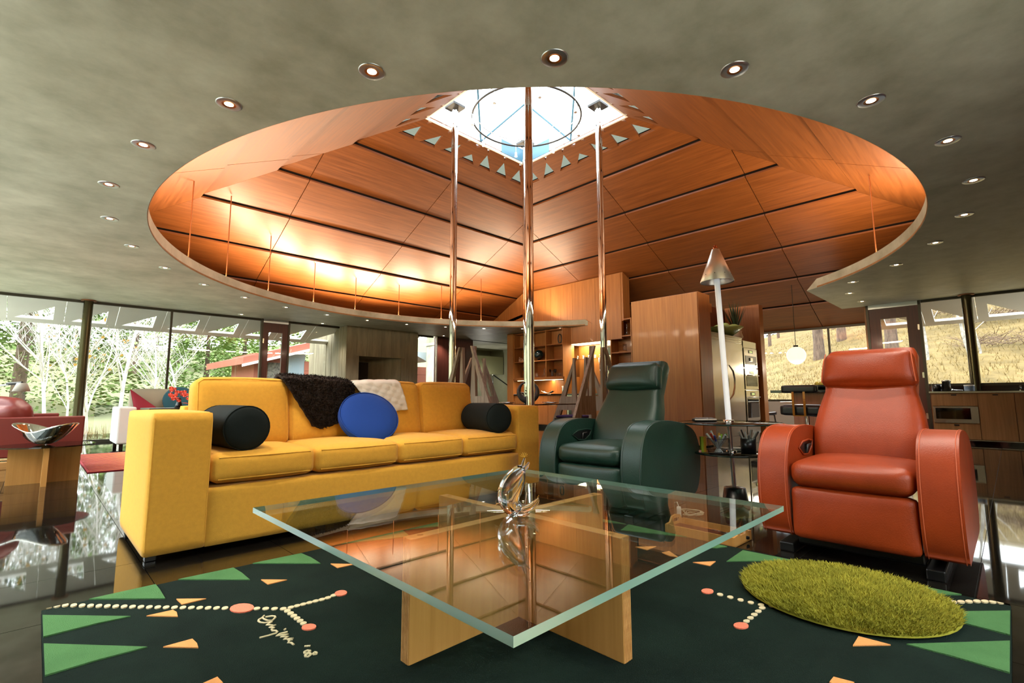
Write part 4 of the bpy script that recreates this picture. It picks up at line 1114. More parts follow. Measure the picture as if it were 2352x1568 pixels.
# ================================================================ TRACK RING with hanging spot heads inside the skylight
t = thing('track_light_ring', 'round steel lighting track hanging in the skylight', 'light', (OX, OY, 5.70))
MB().tube([(.95*math.cos(2*pi*i/64), .95*math.sin(2*pi*i/64), 0) for i in range(64)], .017, 8, closed=True).build('track', M_dark, t)
MB().tube([(.90*math.cos(2*pi*i/64), .90*math.sin(2*pi*i/64), .10) for i in range(64)], .008, 6, closed=True).build('upper_rail', M_alu, t)
for k in range(8):
    a = 2*pi*k/8+.2; x, y = .95*math.cos(a), .95*math.sin(a)
    MB().tube([(x, y, .5), (x, y, 0)], .004, 6).build('suspension_wire', M_alu, t)
    h = MB().tube([(x, y, 0), (x, y, -.13)], .006, 6).build('drop_stem', M_alu, t)
    MB().lathe([(.012, -.13), (.022, -.14), (.024, -.20), (.030, -.21), (.028, -.22)], 14, (x, y, 0)).build('spot_head', M_alu, h)

# ================================================================ BOOKCASE and BAR
XB = 10.2
bk = thing('bookcase', 'built-in open wood bookcase of six bays hanging above the lit bar', 'bookcase', (0, 0, 0))
by0, by1 = 8.44, 10.35
zs_ = [1.385, 1.43, 1.875, 2.30, 2.74]
box(XB+.34, XB+.36, by0, by1, 1.40, 2.74).build('back_panel', M_wallwoodY, bk)
for y in (by0, 9.05, 9.70, by1-.025): box(XB, XB+.34, y, y+.025, 1.40, 2.74).build('upright', M_wallwood, bk)
for z in (1.40, 1.875, 2.30, 2.715): box(XB+.005, XB+.34, by0+.02, by1-.02, z-.013, z+.013).build('shelf', M_wallwoodY, bk)
box(XB-.02, XB+.36, by0, by1, 1.33, 1.387).build('light_valance', M_wallwoodY, bk)
MB().prism([(by0-.0, XB), (by0-.10, XB+.25), (by0-.10, XB+.36), (by0, XB+.36)], 1.40, 2.74, lambda a, b, h: (b, a, h)).build('end_panel', M_wallwood, bk)
box(XB+.06, XB+.10, by0+.1, by1-.1, 1.322, 1.33).build('under_light', M_strip, bk)
area('bar_light', (XB+.12, (by0+by1)/2, 1.31), (XB+.2, (by0+by1)/2, 0), .06, 1.6, 14, (1, .62, .34))
# shelf beside the niche
sh = thing('glass_shelf_unit', 'narrow open wood shelf unit with glassware right of the bar niche', 'shelf', (0, 0, 0))
sy_, sy2 = 6.45, 7.08
zz = [atx(1425, p, XC).z for p in (855, 809, 772, 734)]
box(XC+.34, XC+.36, sy_, sy2, zz[0]-.05, zz[3]).build('back_panel', M_wallwoodY, sh)
for y in (sy_, sy2-.025): box(XC, XC+.34, y, y+.025, zz[0]-.1, zz[3]+.02).build('upright', M_wallwood, sh)
for z in zz: box(XC-.004, XC+.34, sy_+.002, sy2-.002, z-.014, z+.014).build('shelf', M_wallwoodY, sh)
box(XC, XC+.36, sy_, sy2, 0.93, zz[0]-.05).build('lower_box', M_wallwood, sh)
# niche with light strip and glass shelf
nt = thing('bar_niche', 'lit wood bar niche with a glass shelf of tumblers', 'niche', (0, 0, 0))
box(XC-.02, XC+.4, 7.10, 8.40, 2.285, 2.32).build('soffit', M_wallwood, nt)
box(XC+.0, XC+.34, 7.12, 8.38, 2.272, 2.284).build('light_panel', M_strip, nt)
area('niche_light', (XC+.18, 7.75, 2.262), (XC+.18, 7.75, 0), .25, 1.1, 16, (1, .80, .50))
box(XC+.40, XC+.42, 7.6, 8.40, .95, 2.29).build('back_panel', M_wallwood, nt)
box(XC+.40, XC+.42, 7.10, 7.6, .95, 2.29).build('mirror_panel', pmat('bar_mirror', '#d8d6c8', rough=.06, metal=1), nt)
box(XC-.25, XC+.40, 8.40, 8.43, .95, 1.40).build('side_panel', M_wallwood, nt)
box(XC+.05, XC+.34, 7.12, 8.40, 1.865, 1.875).build('glass_shelf', M_thin, nt)
# bar base: cabinets, cooler, top
bb = thing('bar_counter', 'wood bar counter with a black stone top below the bookcase', 'counter', (0, 0, 0))
box(XB+.03, XC+.44, 8.35, 10.34, .08, .90).build('cabinet', M_wallwood, bb)
for k in range(3): box(XB+.012, XB+.03, 8.36+k*.66, 8.36+k*.66+.652, .10, .89).build('door', M_wallwood, bb)
box(XB+.03, XC+.44, 6.95, 7.62, .08, .90).build('cabinet', M_wallwood, bb)
box(XB+.06, XC+.44, 6.95, 10.34, 0, .08).build('plinth', M_black, bb)
box(XB-.02, XC+.44, 6.93, 10.34, .90, .935).build('stone_top', M_blackgloss, bb, bevel=.004)
wc = thing('wine_cooler', 'steel framed glass door wine cooler under the bar counter', 'cooler', (0, 0, 0))
box(XB+.05, XC+.42, 7.63, 8.34, .085, .895).build('body', M_black, wc)
for y in (7.63, 8.29): box(XB+.02, XB+.05, y, y+.05, .09, .89).build('door_frame', M_steel, wc)
for z in (.09, .80): box(XB+.02, XB+.05, 7.68, 8.29, z, z+.09).build('door_frame', M_steel, wc)
box(XB+.03, XB+.036, 7.68, 8.29, .18, .80).build('door_glass', M_dglass, wc)
for k in range(5): box(XB+.06, XB+.4, 7.68, 8.29, .24+k*.11, .265+k*.11).build('rack', M_wallwoodY, wc)
MB().tube([(XB, 7.70, .25), (XB-.015, 7.70, .30), (XB-.015, 7.70, .70), (XB, 7.70, .75)], .009, 8).build('handle', M_steel, wc)

# glass and ornaments on shelves
def vessel(name, label, cat, x, y, z, prof, mat=None, group=None, n=20, extra=None):
    t = thing(name, label, cat, (x, y, z+.001), group=group)
    MB().lathe(prof, n, caps=False).build('body', mat or M_thin, t)
    if extra: MB().lathe(extra, n, caps=False).build('stopper', mat or M_thin, t)
    return t
DEC = [(.001, 0), (.055, .002), (.06, .03), (.05, .08), (.022, .12), (.016, .17), (.024, .20)]; STO = [(.001, .195), (.018, .20), (.022, .225), (.012, .245), (.001, .25)]
VAS = [(.001, 0), (.05, .002), (.045, .05), (.055, .16), (.075, .27), (.07, .27), (.05, .16), (.04, .05), (.001, .015)]
TUM = [(.001, 0), (.036, .001), (.04, .09), (.036, .09), (.032, .01), (.001, .01)]
GOB = [(.001, 0), (.035, .003), (.006, .012), (.005, .08), (.025, .10), (.038, .14), (.034, .18), (.030, .18), (.034, .14), (.001, .10)]
FLU = [(.001, 0), (.032, .003), (.006, .012), (.006, .09), (.022, .12), (.024, .25), (.021, .25), (.001, .12)]
xs_ = XC+.14
vessel('crystal_vase', 'cut crystal vase on the top glassware shelf', 'vase', xs_, 6.90, zz[2]+.014, VAS)
vessel('crystal_decanter', 'round-bellied crystal decanter with stopper on the top glassware shelf', 'decanter', xs_, 6.66, zz[2]+.014, [(r*1.25, z*1.2) for r, z in DEC], extra=[(r*1.25, z*1.2) for r, z in STO])
vessel('drinking_glass', 'single tall glass on a small stand on the middle glassware shelf', 'glass', xs_, 6.74, zz[1]+.014, [(r*1.3, z*2.3) for r, z in TUM])
t = thing('wood_coaster', 'dark oval coaster under the tall glass', 'coaster', (xs_, 6.74, zz[1]+.0141)); MB().rbox((-.08, 0, .012), (.10, .20, .022), .01).build('plate', M_wallwood, t)
for k, (y, lab) in enumerate(((7.00, 'slim champagne flute at the end of the lower glassware shelf'), (6.88, 'slim champagne flute second on the lower glassware shelf'), (6.56, 'slim champagne flute beside the big wood panel'))):
    vessel('champagne_flute', lab, 'glass', xs_, y, zz[0]+.014, FLU)
for k in range(5):
    vessel('tumbler', 'short tumbler on the lit glass shelf of the bar niche', 'glass', XC+.18, 8.27-k*.19, 1.876, TUM, group='tumblers on the lit glass shelf')
vessel('silver_vase', 'tall conical silver vase standing in the bar niche', 'vase', XC+.1, 7.42, .936, [(.001, 0), (.045, .0), (.03, .10), (.028, .14), (.06, .5), (.095, .92), (.09, .92), (.055, .5), (.001, .15)], M_chrome)
xk = XB+.16
def shelf_y(px, z): return atx(px, 800, xk).y
t = thing('dark_globe', 'glossy dark globe on the middle bookcase shelf', 'ornament', (xk, atx(1238, 830, xk).y, 1.889)); MB().sphere((0, 0, .175), .14).build('ball', pmat('dark_globe', '#12201f', rough=.08), t); MB().lathe([(.06, 0), (.05, .02), (.03, .04)], 20).build('stand', M_black, t)
t = thing('figurine_group', 'small pale figurines standing together on the bookcase shelf', 'figurine', (xk, atx(1197, 830, xk).y, 1.889))
for k, (dy, h) in enumerate(((.06, .16), (0, .12), (-.07, .10))):
    b = MB().lathe([(.001, 0), (.032, .003), (.03, h*.45), (.016, h*.7)], 14, (0, dy, 0), caps=False).build('figure', pmat('terracotta_pale', '#caa086', rough=.7), t); MB().sphere((0, dy, h*.85), .022, 12, 8).build('head', MATS['terracotta_pale'], b)
t = thing('oval_frame_ornament', 'oval dark ring ornament on the upper bookcase shelf', 'ornament', (xk, 8.68, 2.314)); MB().tube([(0, .065*math.cos(2*pi*i/28), .15+.125*math.sin(2*pi*i/28)) for i in range(28)], .014, 8, closed=True).build('ring', M_black, t); box(-.03, .03, -.05, .05, 0, .025).build('base', M_black, t)
t = thing('slim_sculpture', 'slim dark upright sculpture in the right middle bay of the bookcase', 'sculpture', (xk, 8.52, 1.889)); MB().tube([(0, 0, .02), (0, .02, .12), (0, 0, .22), (0, .01, .32)], [.02, .012, .026, .01], 10).build('stem', M_black, t); box(-.035, .035, -.035, .035, 0, .02).build('base', M_black, t)
vessel('flower_ball_vase', 'dark vase holding a pale round bouquet on the lower bookcase shelf', 'vase', xk, atx(1203, 850, xk).y-.05, 1.414, [(.001, 0), (.035, .002), (.05, .08), (.03, .17), (.02, .2)], M_black, extra=[(.001, .18), (.06, .22), (.07, .27), (.05, .32), (.001, .34)])
vessel('ship_decanter', 'clear wide-based decanter on the lower bookcase shelf', 'decanter', xk, atx(1250, 850, xk).y, 1.414, [(.001, 0), (.085, .002), (.08, .03), (.03, .09), (.014, .13), (.014, .20), (.022, .22)], extra=STO)
vessel('glass_jug', 'round glass jug on the lower bookcase shelf behind the pole', 'jug', xk, atx(1233, 850, xk).y, 1.414, [(.001, 0), (.05, .002), (.06, .05), (.045, .10), (.05, .13)])
for k, px in enumerate((1262, 1275)):
    vessel('wine_goblet', 'smoky wine goblet in the lower right bay of the bookcase', 'glass', xk, atx(px, 850, xk).y, 1.414, [(r*1.2, z*1.15) for r, z in GOB], M_dglass, group='smoky goblets in the bookcase')
vessel('cut_glass_beaker', 'cut glass beaker between the two smoky goblets', 'glass', xk, atx(1268, 850, xk).y, 1.414, [(r, z*2) for r, z in TUM])
for k, px in enumerate((1281, 1286)):
    vessel('low_glass', 'low clear glass at the end of the lower bookcase shelf', 'glass', xk, atx(px, 850, xk).y, 1.414, TUM, group='low glasses in the bookcase')
vessel('silver_shaker', 'small silver shaker on the bar counter', 'shaker', XB+.12, 8.55, .936, [(.001, 0), (.05, .002), (.03, .05), (.045, .1), (.03, .17), (.04, .20), (.001, .22)], M_chrome)
t = thing('bent_bowl', 'bent pale ribbon bowl on the bar counter beside the crescent vase', 'bowl', (XB+.12, 9.1, .936)); MB().grid(lambda u, v: Vector(((v-.5)*.12, (u-.5)*.42, .01+.10*(2*u-1)**2*.6+.02*(2*v-1)**2)), 16, 5).build('shell', M_mirror, t, solid=.008)
t = thing('shallow_dish', 'shallow pale dish on the bar counter left of the vase', 'dish', (XB+.12, 10.05, .936)); MB().lathe([(.001, .004), (.06, .006), (.13, .05), (.125, .055), (.055, .014), (.001, .012)], 24, caps=False).build('bowl', M_mirror, t)

# ================================================================ BIG WOOD PANEL CABINET, FRIDGE, OVENS
tc = thing('tall_cabinet', 'tall flat wood veneer cabinet behind the green recliner', 'cabinet', (0, 0, 0))
box(8.10, 8.56, 3.66, 4.98, .02, 2.66).build('body', M_wallwood, tc)
for k in range(1): box(8.08, 8.10, 3.67, 4.975, .03, 2.655).build('front_panel', M_wallwood, tc, bevel=.003)
fr = thing('refrigerator', 'wide brushed steel built-in refrigerator with a curved handle', 'refrigerator', (0, 0, 0))
box(8.58, 10.10, 3.72, 4.40, 0, 2.02).build('body', M_steel, fr)
fd = box(8.60, 10.06, 3.69, 3.72, .10, 1.88).build('door', M_steel, fr, bevel=.006)
for k in range(3): box(8.60, 10.06, 3.695-.004*k, 3.72, 1.895+k*.042, 1.925+k*.042).build('vent_slat', M_steel, fr)
hp = [(aty(p[0], p[1], 3.66).x, 3.675, aty(p[0], p[1], 3.66).z) for p in ((1676, 838), (1680, 852), (1684, 870), (1684, 890), (1681, 905), (1678, 918))]
hp[1:-1] = [(p[0], 3.63, p[2]) for p in hp[1:-1]]
MB().tube(hp, [.010, .018, .018, .018, .018, .010], 10).build('handle', M_steel, fd)
box(8.60, 10.10, 3.74, 4.35, 0.0, .09).build('toe_kick', M_black, fr)
ov = thing('oven_column', 'steel column of three stacked built-in ovens', 'oven', (0, 0, 0))
ox0, ox1 = 10.13, 10.90
box(ox0, ox1, 3.74, 4.35, 0, 1.98).build('housing', M_steel, ov)
for z0, z1, kindo in ((1.43, 1.83, 'coffee'), (.99, 1.41, 'oven'), (.36, .97, 'oven')):
    f = box(ox0+.03, ox1-.03, 3.70, 3.74, z0, z1).build('oven_front', M_steel, ov, bevel=.004)
    zc = z1-.075
    box(ox0+.27, ox1-.27, 3.694, 3.70, zc-.032, zc+.032).build('display', M_black, f)
    box(ox0+.31, ox1-.31, 3.692, 3.694, zc-.018, zc+.018).build('display_glow', pmat('display_glow', '#c9d08a', rough=.5, emit='#c8d880', emit_s=.5), f)
    box(ox0+.09, ox1-.09, 3.694, 3.70, z0+.06, z1-.16).build('window', M_blackgloss, f)
    if kindo == 'oven': MB().tube([(ox0+.08, 3.68, z1-.14), (ox0+.08, 3.665, z1-.14), (ox1-.08, 3.665, z1-.14), (ox1-.08, 3.68, z1-.14)], .009, 8).build('handle', M_steel, f)
    else:
        box(ox0+.30, ox1-.34, 3.675, 3.70, z0+.13, z0+.20).build('spout', M_steel, f)
box(ox0+.03, ox1-.03, 3.71, 3.74, 1.84, 1.97).build('filler_panel', M_steel, ov)
box(ox0+.03, ox1-.03, 3.71, 3.74, .10, .34).build('warming_drawer', M_steel, ov)
ep = thing('cabinet_end_panel', 'tall wood end panel right of the oven column', 'panel', (0, 0, 0))
box(11.07, 11.30, 3.67, 4.4, 0, 2.83).build('board', M_wallwood, ep, bevel=.003)
struct('wall_kitchen_back', box(8.9, 11.3, 4.42, 4.5, 0, 2.80), pmat('dark_wallwood', '#6a3418', rough=.5, var=.1, scale=2))
struct('trim_kitchen_soffit', box(8.62, 9.2, 3.9, 4.42, 2.45, 2.62), M_wallwood)
# plants and bowl on the fridge
gp = aty(1690, 757, 3.95)
t = thing('potted_yucca', 'spiky green plant in a cream pot on top of the refrigerator', 'plant', (gp.x, 3.95, 2.021))
MB().lathe([(.001, 0), (.10, .0), (.14, .06), (.11, .15), (.12, .19), (.10, .19), (.09, .14), (.001, .13)], 24, caps=False).build('pot', pmat('cream_glaze', '#c9b99a', rough=.4), t)
rd = random.Random(2)
for k in range(46):
    a = rd.uniform(0, 2*pi); e = rd.uniform(.02, .5); L = rd.uniform(.45, .75); d = Vector((math.cos(a)*e, math.sin(a)*e, 1)).normalized(); s = Vector((-math.sin(a), math.cos(a), 0))*.016; o = Vector((0, 0, .15))
    MB().add([o-s*.6, o+s*.6, o+d*L*.5+s, o+d*L*.5-s, o+d*L+Vector((0, 0, -.05*e))], [(0, 1, 2, 3), (3, 2, 4)]).build('leaf', pmat('yucca_leaf', '#41553a', rough=.6, var=.2, scale=5), t)
gb = aty(1660, 752, 3.95)
t = thing('cabbage_bowl', 'pale green leafy glass bowl on top of the refrigerator', 'bowl', (gb.x, 3.9, 2.021))
MB().lathe([(.001, .01), (.10, .0), (.24, .10), (.34, .19), (.32, .20), (.22, .12), (.001, .03)], 20, caps=False).build('bowl', pmat('pale_green_glass', '#a7bd72', rough=.25), t)
for k in range(9):
    a = k*.7; MB().sphere((.17*math.cos(a), .17*math.sin(a), .17+.02*(k % 3)), .085, 10, 7, (1, 1, .7)).build('fruit', MATS['pale_green_glass'], t)

# ================================================================ DINING TABLE with crescent vase and four pointed chairs
dt = thing('dining_table', 'square black glass dining table standing between the chrome poles', 'table', (OX, OY, 0))
box(-.72, .72, -.72, .72, .725, .742).build('glass_top', M_blackgloss, dt, bevel=.003)
for sx in (-1, 1):
    for sy in (-1, 1): box(sx*.60-.02, sx*.60+.02, sy*.60-.02, sy*.60+.02, 0, .725).build('leg', M_black, dt)
t = thing('crescent_vase', 'dark grey crescent-shaped vase with a small green plant on the dining table', 'vase', (OX+.1, OY+.1, .743), rz=R(-45))
mb = MB(); k = 40; pts = []; rad = []
for i in range(k+1):
    a = R(90+18+(360-36)*i/k); pts.append((.155*math.cos(a)*1.0, 0, .20+.155*math.sin(a))); rad.append(.012+.040*math.sin(pi*i/k)**1.2)
mb.tube(pts, rad, 12).build('crescent', pmat('slate_ceramic', '#3a3f45', rough=.45), t)
lf = MB(); rd = random.Random(8)
for i in range(60):
    q = Vector((rd.uniform(-.05, .05), rd.uniform(-.03, .03), rd.uniform(.08, .24))); s = .022
    lf.add([q, q+Vector((s, 0, s*.3)), q+Vector((s*1.2, .01, s)), q+Vector((0, -.01, s))], [(0, 1, 2, 3)])
lf.build('plant', pmat('moss', '#4d5f3c', rough=.8), t)['kind'] = 'stuff'
MB().tube([(-.17, -.03, .19), (-.02, -.03, .17), (.05, -.03, .17)], .004, 6).build('twig', M_white, t)
def plate(x, y, lab, g):
    t = thing('place_plate', lab, 'plate', (OX+x, OY+y, .743), group=g)
    MB().lathe([(.001, .004), (.08, .005), (.13, .016), (.128, .02), (.08, .010), (.001, .009)], 24, caps=False).build('plate', M_mirror, t)
for x, y in ((-.5, 0), (0, -.5), (.5, 0), (0, .5)): plate(x, y, 'silver plate laid on the black dining table', 'plates on the dining table')
def pointed_chair(label, dx, dy, rz):
    t = thing('pointed_chair', label, 'chair', (OX+dx, OY+dy, 0), rz)
    # local: back at y=0, seat towards +y, width along x
    H_ = 1.57
    for s in (-1, 1):
        xp = s*.135
        # upright inner board, turned edge-on
        MB().prism([(xp-.018, H_), (xp+.018, H_), (xp+.085, .0), (xp-.085, .0)], -.025, .02, lambda a, b, h: (a, h, b)).build('inner_board', M_greywood, t)
        # outer board splayed sideways from the same point
        MB().prism([(xp-.016, H_), (xp+.016, H_), (xp+s*.66+.10, 0), (xp+s*.66-.10, 0)], -.072, -.028, lambda a, b, h: (a, h, b)).build('outer_board', M_greywood, t)
        a0, a1 = sorted((xp+s*.05, xp+s*.44)); MB().prism([(a0, .60), (a1, .60), (a1-.11 if s > 0 else a1, .86), (a0 if s > 0 else a0+.11, .86)], -.030, -.004, lambda a, b, h: (a, h, b)).build('cross_board', M_greywood, t)
        MB().prism([(xp-.03, 0), (xp+.03, 0), (xp+.03, .46), (xp-.03, .46)], .40, .44, lambda a, b, h: (a, h, b)).build('front_leg', M_greywood, t)
    box(-.24, .24, -.02, .46, .44, .47).build('seat', M_black, t, bevel=.006)
    MB().rbox((0, .22, .495), (.46, .44, .05), .022, (0, 0, .012), n=8).build('seat_cushion', pmat('purple_felt', '#35204f', rough=.9), t)
pointed_chair('tall pointed grey wood chair nearest the yellow sofa', -1.35, -.10, R(-90))
pointed_chair('tall pointed grey wood chair nearest the green recliner', 0, -1.38, 0)
pointed_chair('tall pointed grey wood chair on the fireplace side of the dining table', .06, 1.32, R(180))
pointed_chair('tall pointed grey wood chair on the bar side of the dining table', 1.38, 0, R(90))

# ================================================================ KITCHEN: island, stool, counter, breakfast set
def fpos(px, depth):
    d = ray(px, 900); d.z = 0; d *= depth/(d.x*CF.x+d.y*CF.y); return Vector((d.x, d.y, 0))
isl = thing('kitchen_island', 'kitchen island with a black stone top and rosy wood panels', 'island', (0, 0, 0))
ix0, ix1, iy0, iy1 = 8.9, 9.9, 1.25, 2.55
box(ix0, ix1, iy0, iy1+.3, .90, .945).build('stone_top', M_blackgloss, isl, bevel=.004)
box(ix0+.12, ix1-.05, iy0+.05, iy1, .08, .90).build('body', woodmat('rosy_wood', '#b98263', '#a06c50', 'Z', .45), isl)
for k in range(2): box(ix0+.105, ix0+.12, iy0+.06+k*.60, iy0+.06+k*.60+.59, .10, .89).build('front_panel', MATS['rosy_wood'], isl)
box(ix0+.18, ix1-.1, iy0+.1, iy1-.05, 0, .08).build('plinth', M_black, isl)
fpb = atpt(1893, 885, 9.2, 2.1)
t = thing('fruit_bowl', 'black dish of yellow-green fruit on the kitchen island', 'bowl', (9.1, fpb.y, .946)); MB().lathe([(.001, .006), (.10, .0), (.20, .07), (.19, .075), (.09, .015), (.001, .014)], 24, caps=False).build('dish', M_black, t)
for k in range(4): MB().sphere((.07*math.cos(k*1.57), .07*math.sin(k*1.57), .085), .05, 12, 8).build('fruit', pmat('fruit_yellow', '#b9a83a', rough=.4), t)
def bar_stool(label, p, rz):
    t = thing('bar_stool', label, 'stool', p, rz)
    MB().lathe([(.21, 0), (.21, .008), (.06, .025), (.03, .04)], 28).build('base', M_chrome, t); MB().lathe([(.026, .03), (.026, .60)], 16).build('post', M_chrome, t)
    MB().rbox((0, 0, .665), (.42, .50, .13), .03, (0, 0, .01), n=8).build('seat', M_black, t); MB().rbox((-.20, 0, .935), (.07, .42, .10), .025, n=8).build('backrest', M_black, t)
    for y in (-.065, .065): box(-.245, -.232, y-.013, y+.013, .60, .90).build('upright', M_chrome, t)
    box(-.24, 0, -.08, .08, .595, .605).build('bracket', M_chrome, t)
    MB().tube([(0, -.04, .59), (.02, -.15, .585), (.03, -.18, .55), (.04, -.30, .53)], .006, 6).build('lever', M_chrome, t)
    MB().tube([(.0, -.02, .25), (.16, -.1, .25), (.2, 0, .25), (.16, .1, .25), (0, .02, .25)], .009, 8).build('footrest', M_chrome, t)
bar_stool('black padded bar stool with two chrome uprights in front of the island', fpos(1850, 6.3), R(-5))
kc = thing('kitchen_counter', 'long wood kitchen counter with a dark stone top under the window', 'counter', (0, 0, 0))
kx = 11.88
box(kx+.02, XW-.04, YN+.1, 1.05, .07, .90).build('carcass', M_walnut, kc)
box(kx-.02, XW-.035, YN+.05, 1.07, .90, .93).build('stone_top', M_blackgloss, kc)
box(kx-.024, kx-.018, YN+.05, 1.07, .897, .925).build('metal_edge', M_steel, kc)
box(XW-.06, XW-.035, YN+.05, 1.07, .93, 1.03).build('backsplash', pmat('purple_stone', '#2a1c1d', rough=.12), kc)
box(kx+.06, XW-.05, YN+.12, 1.0, 0, .07).build('plinth', M_blackgloss, kc)
box(kx+.045, kx+.06, YN+.12, 1.0, .055, .07).build('plinth_edge', M_steel, kc)
def kfront(y0, y1, z0, z1, nm='door'):
    d = box(kx, kx+.02, y0+.004, y1-.004, z0, z1).build(nm, M_walnut, kc, bevel=.002); yc = (y0+y1)/2
    box(kx-.008, kx, yc-.035, yc+.035, z1-.04, z1-.02).build('pull', M_dark, d)
kfront(.425, 1.04, .665, .89, 'drawer'); kfront(.425, 1.04, .08, .355, 'drawer')
for k in range(3): kfront(.425-.455*(k+1), .425-.455*k, .08, .89)
mw = box(kx-.012, kx+.02, .43, 1.035, .362, .655).build('microwave_drawer', M_steel, kc)
box(kx-.018, kx-.012, .53, 1.0, .43, .625).build('microwave_window', M_blackgloss, mw); box(kx-.03, kx-.018, .53, 1.0, .63, .645).build('microwave_handle', M_steel, mw)
def onc(px): return atx(px, 895, kx+.25).y
vessel('steel_canister', 'tall steel canister on the kitchen counter', 'canister', kx+.25, onc(2175), .931, [(.001, 0), (.062, .001), (.062, .17), (.066, .17), (.066, .20), (.001, .205)], M_steel)
vessel('black_canister', 'short black canister on the kitchen counter behind the steel one', 'canister', kx+.3, onc(2153), .931, [(.001, 0), (.06, .001), (.06, .12), (.001, .125)], M_black)
vessel('glass_jar', 'clear glass jar at the end of the kitchen counter', 'jar', kx+.4, onc(2146), .931, [(.001, 0), (.05, .001), (.05, .17), (.045, .18)], M_thin)
t = thing('blue_tin', 'small blue and white tin on the kitchen counter', 'tin', (kx+.22, onc(2227), .931)); MB().lathe([(.07, 0), (.07, .09)], 20).build('can', pmat('blue_white_print', '#d4dfe6', rough=.4, color2='#3f78b0', scale=9), t); MB().lathe([(.073, .088), (.073, .11), (.01, .112)], 20).build('lid', M_white, t)
for k, px in enumerate((2187, 2193, 2199)):
    t = thing('steel_utensil', 'steel utensil lying beside the canister on the kitchen counter', 'utensil', (kx+.18+.03*k, onc(px), .931), rz=k*.5, group='utensils on the kitchen counter'); MB().tube([(-.09, 0, .012), (.05, 0, .02), (.09, 0, .03)], [.006, .006, .02], 8).build('shaft', M_mirror, t)
t = thing('steel_tap', 'low steel tap by the window behind the kitchen counter', 'tap', (kx+.5, onc(2345), .931)); MB().tube([(0, 0, 0), (0, 0, .06), (-.1, 0, .075)], .018, 10).build('spout', M_mirror, t); MB().lathe([(.03, 0), (.03, .01)], 14).build('base', M_mirror, t)
# breakfast table and shell chairs in the window bay
bt = thing('breakfast_table', 'white breakfast table in the window bay', 'table', Vector((12.1, 3.05, 0))); MB().lathe([(.60, .70), (.61, .715), (.60, .73), (.001, .73)], 40, caps=False).build('top', M_white, bt); MB().lathe([(.3, 0), (.3, .01), (.04, .04), (.03, .70)], 24).build('pedestal', M_white, bt)
def shell_chair(label, p, rz):
    t = thing('shell_chair', label, 'chair', p, rz)
    def f(u, v):
        a = (u-.5)*2; x = a*.23*(1-.12*max(0, v-.45)); 
        if v < .5: y = -.22+v*.84; z = .45+.05*a*a-.02*math.sin(pi*v*2)
        else: w = (v-.5)*2; y = .20+.10*w-.10*a*a*w; z = .45+.05*a*a+.36*w**1.2
        return Vector((x, y, z))
    MB().grid(f, 14, 20).build('shell', pmat('brown_shell', '#5c463d', rough=.45), t, solid=.012)
    for sx in (-1, 1):
        MB().tube([(sx*.18, -.18, .44), (sx*.21, -.23, 0)], .007, 6).build('leg', M_dark, t); MB().tube([(sx*.18, .14, .44), (sx*.21, .22, 0)], .007, 6).build('leg', M_dark, t)
        MB().tube([(sx*.18, -.18, .44), (sx*.18, .14, .44)], .007, 6).build('seat_rail', M_dark, t)
shell_chair('brown shell chair on thin black legs with its back to the stool', Vector((11.35, 2.75, 0)), R(100))
shell_chair('brown shell chair on thin black legs next to the oven column', Vector((11.75, 3.9, 0)), R(20))
# round pendant
pl = Vector((11.8, 3.2, 0)); zc_ = atpt(1829, 816, pl.x, pl.y)
t = thing('globe_pendant', 'round opal glass globe pendant hanging in the window bay', 'lamp', (zc_.x, zc_.y, zc_.z)); MB().sphere((0, 0, 0), .19, 32, 20).build('globe', M_globe, t); zr = roof_z(zc_.x, zc_.y)
MB().tube([(0, 0, .18), (0, 0, zr-zc_.z)], .006, 6).build('cord', M_dark, t); MB().lathe([(.05, .18), (.05, .22)], 16).build('cap', M_dark, t)
point('globe_light', (zc_.x, zc_.y, zc_.z-.24), 10, .1, (1, .9, .72))
# hall door
hd = bpy.data.objects.new('door_3', None); col.objects.link(hd); hd['kind'] = 'structure'
a0, a1 = aty(1142, 850, 14.9), aty(1170, 850, 14.9)
box(a0.x, a1.x+.6, 14.9, 14.96, .05, 1.72).build('leaf', pmat('white_door', '#c9cfcf', rough=.3), hd); MB().tube([(a1.x-.2, 14.9, .85), (a1.x-.2, 14.84, .85), (a1.x-.06, 14.84, .85)], .014, 8).build('handle', M_steel, hd)
t = thing('stair_handrail', 'slanting dark handrail in the hall beside the white door', 'handrail', (0, 0, 0)); r0, r1 = aty(1132, 860, 14.0), aty(1168, 886, 14.0)
MB().tube([r0, r1], .025, 8).build('rail', M_dark, t); MB().sphere(r0, .04, 12, 8).build('knob', M_steel, t); MB().tube([r1, (r1.x, r1.y, 0)], .015, 6).build('post', M_dark, t)
MB().tube([r0, (r0.x, r0.y, 0)], .015, 6).build('post', M_dark, t)

UPK = .62
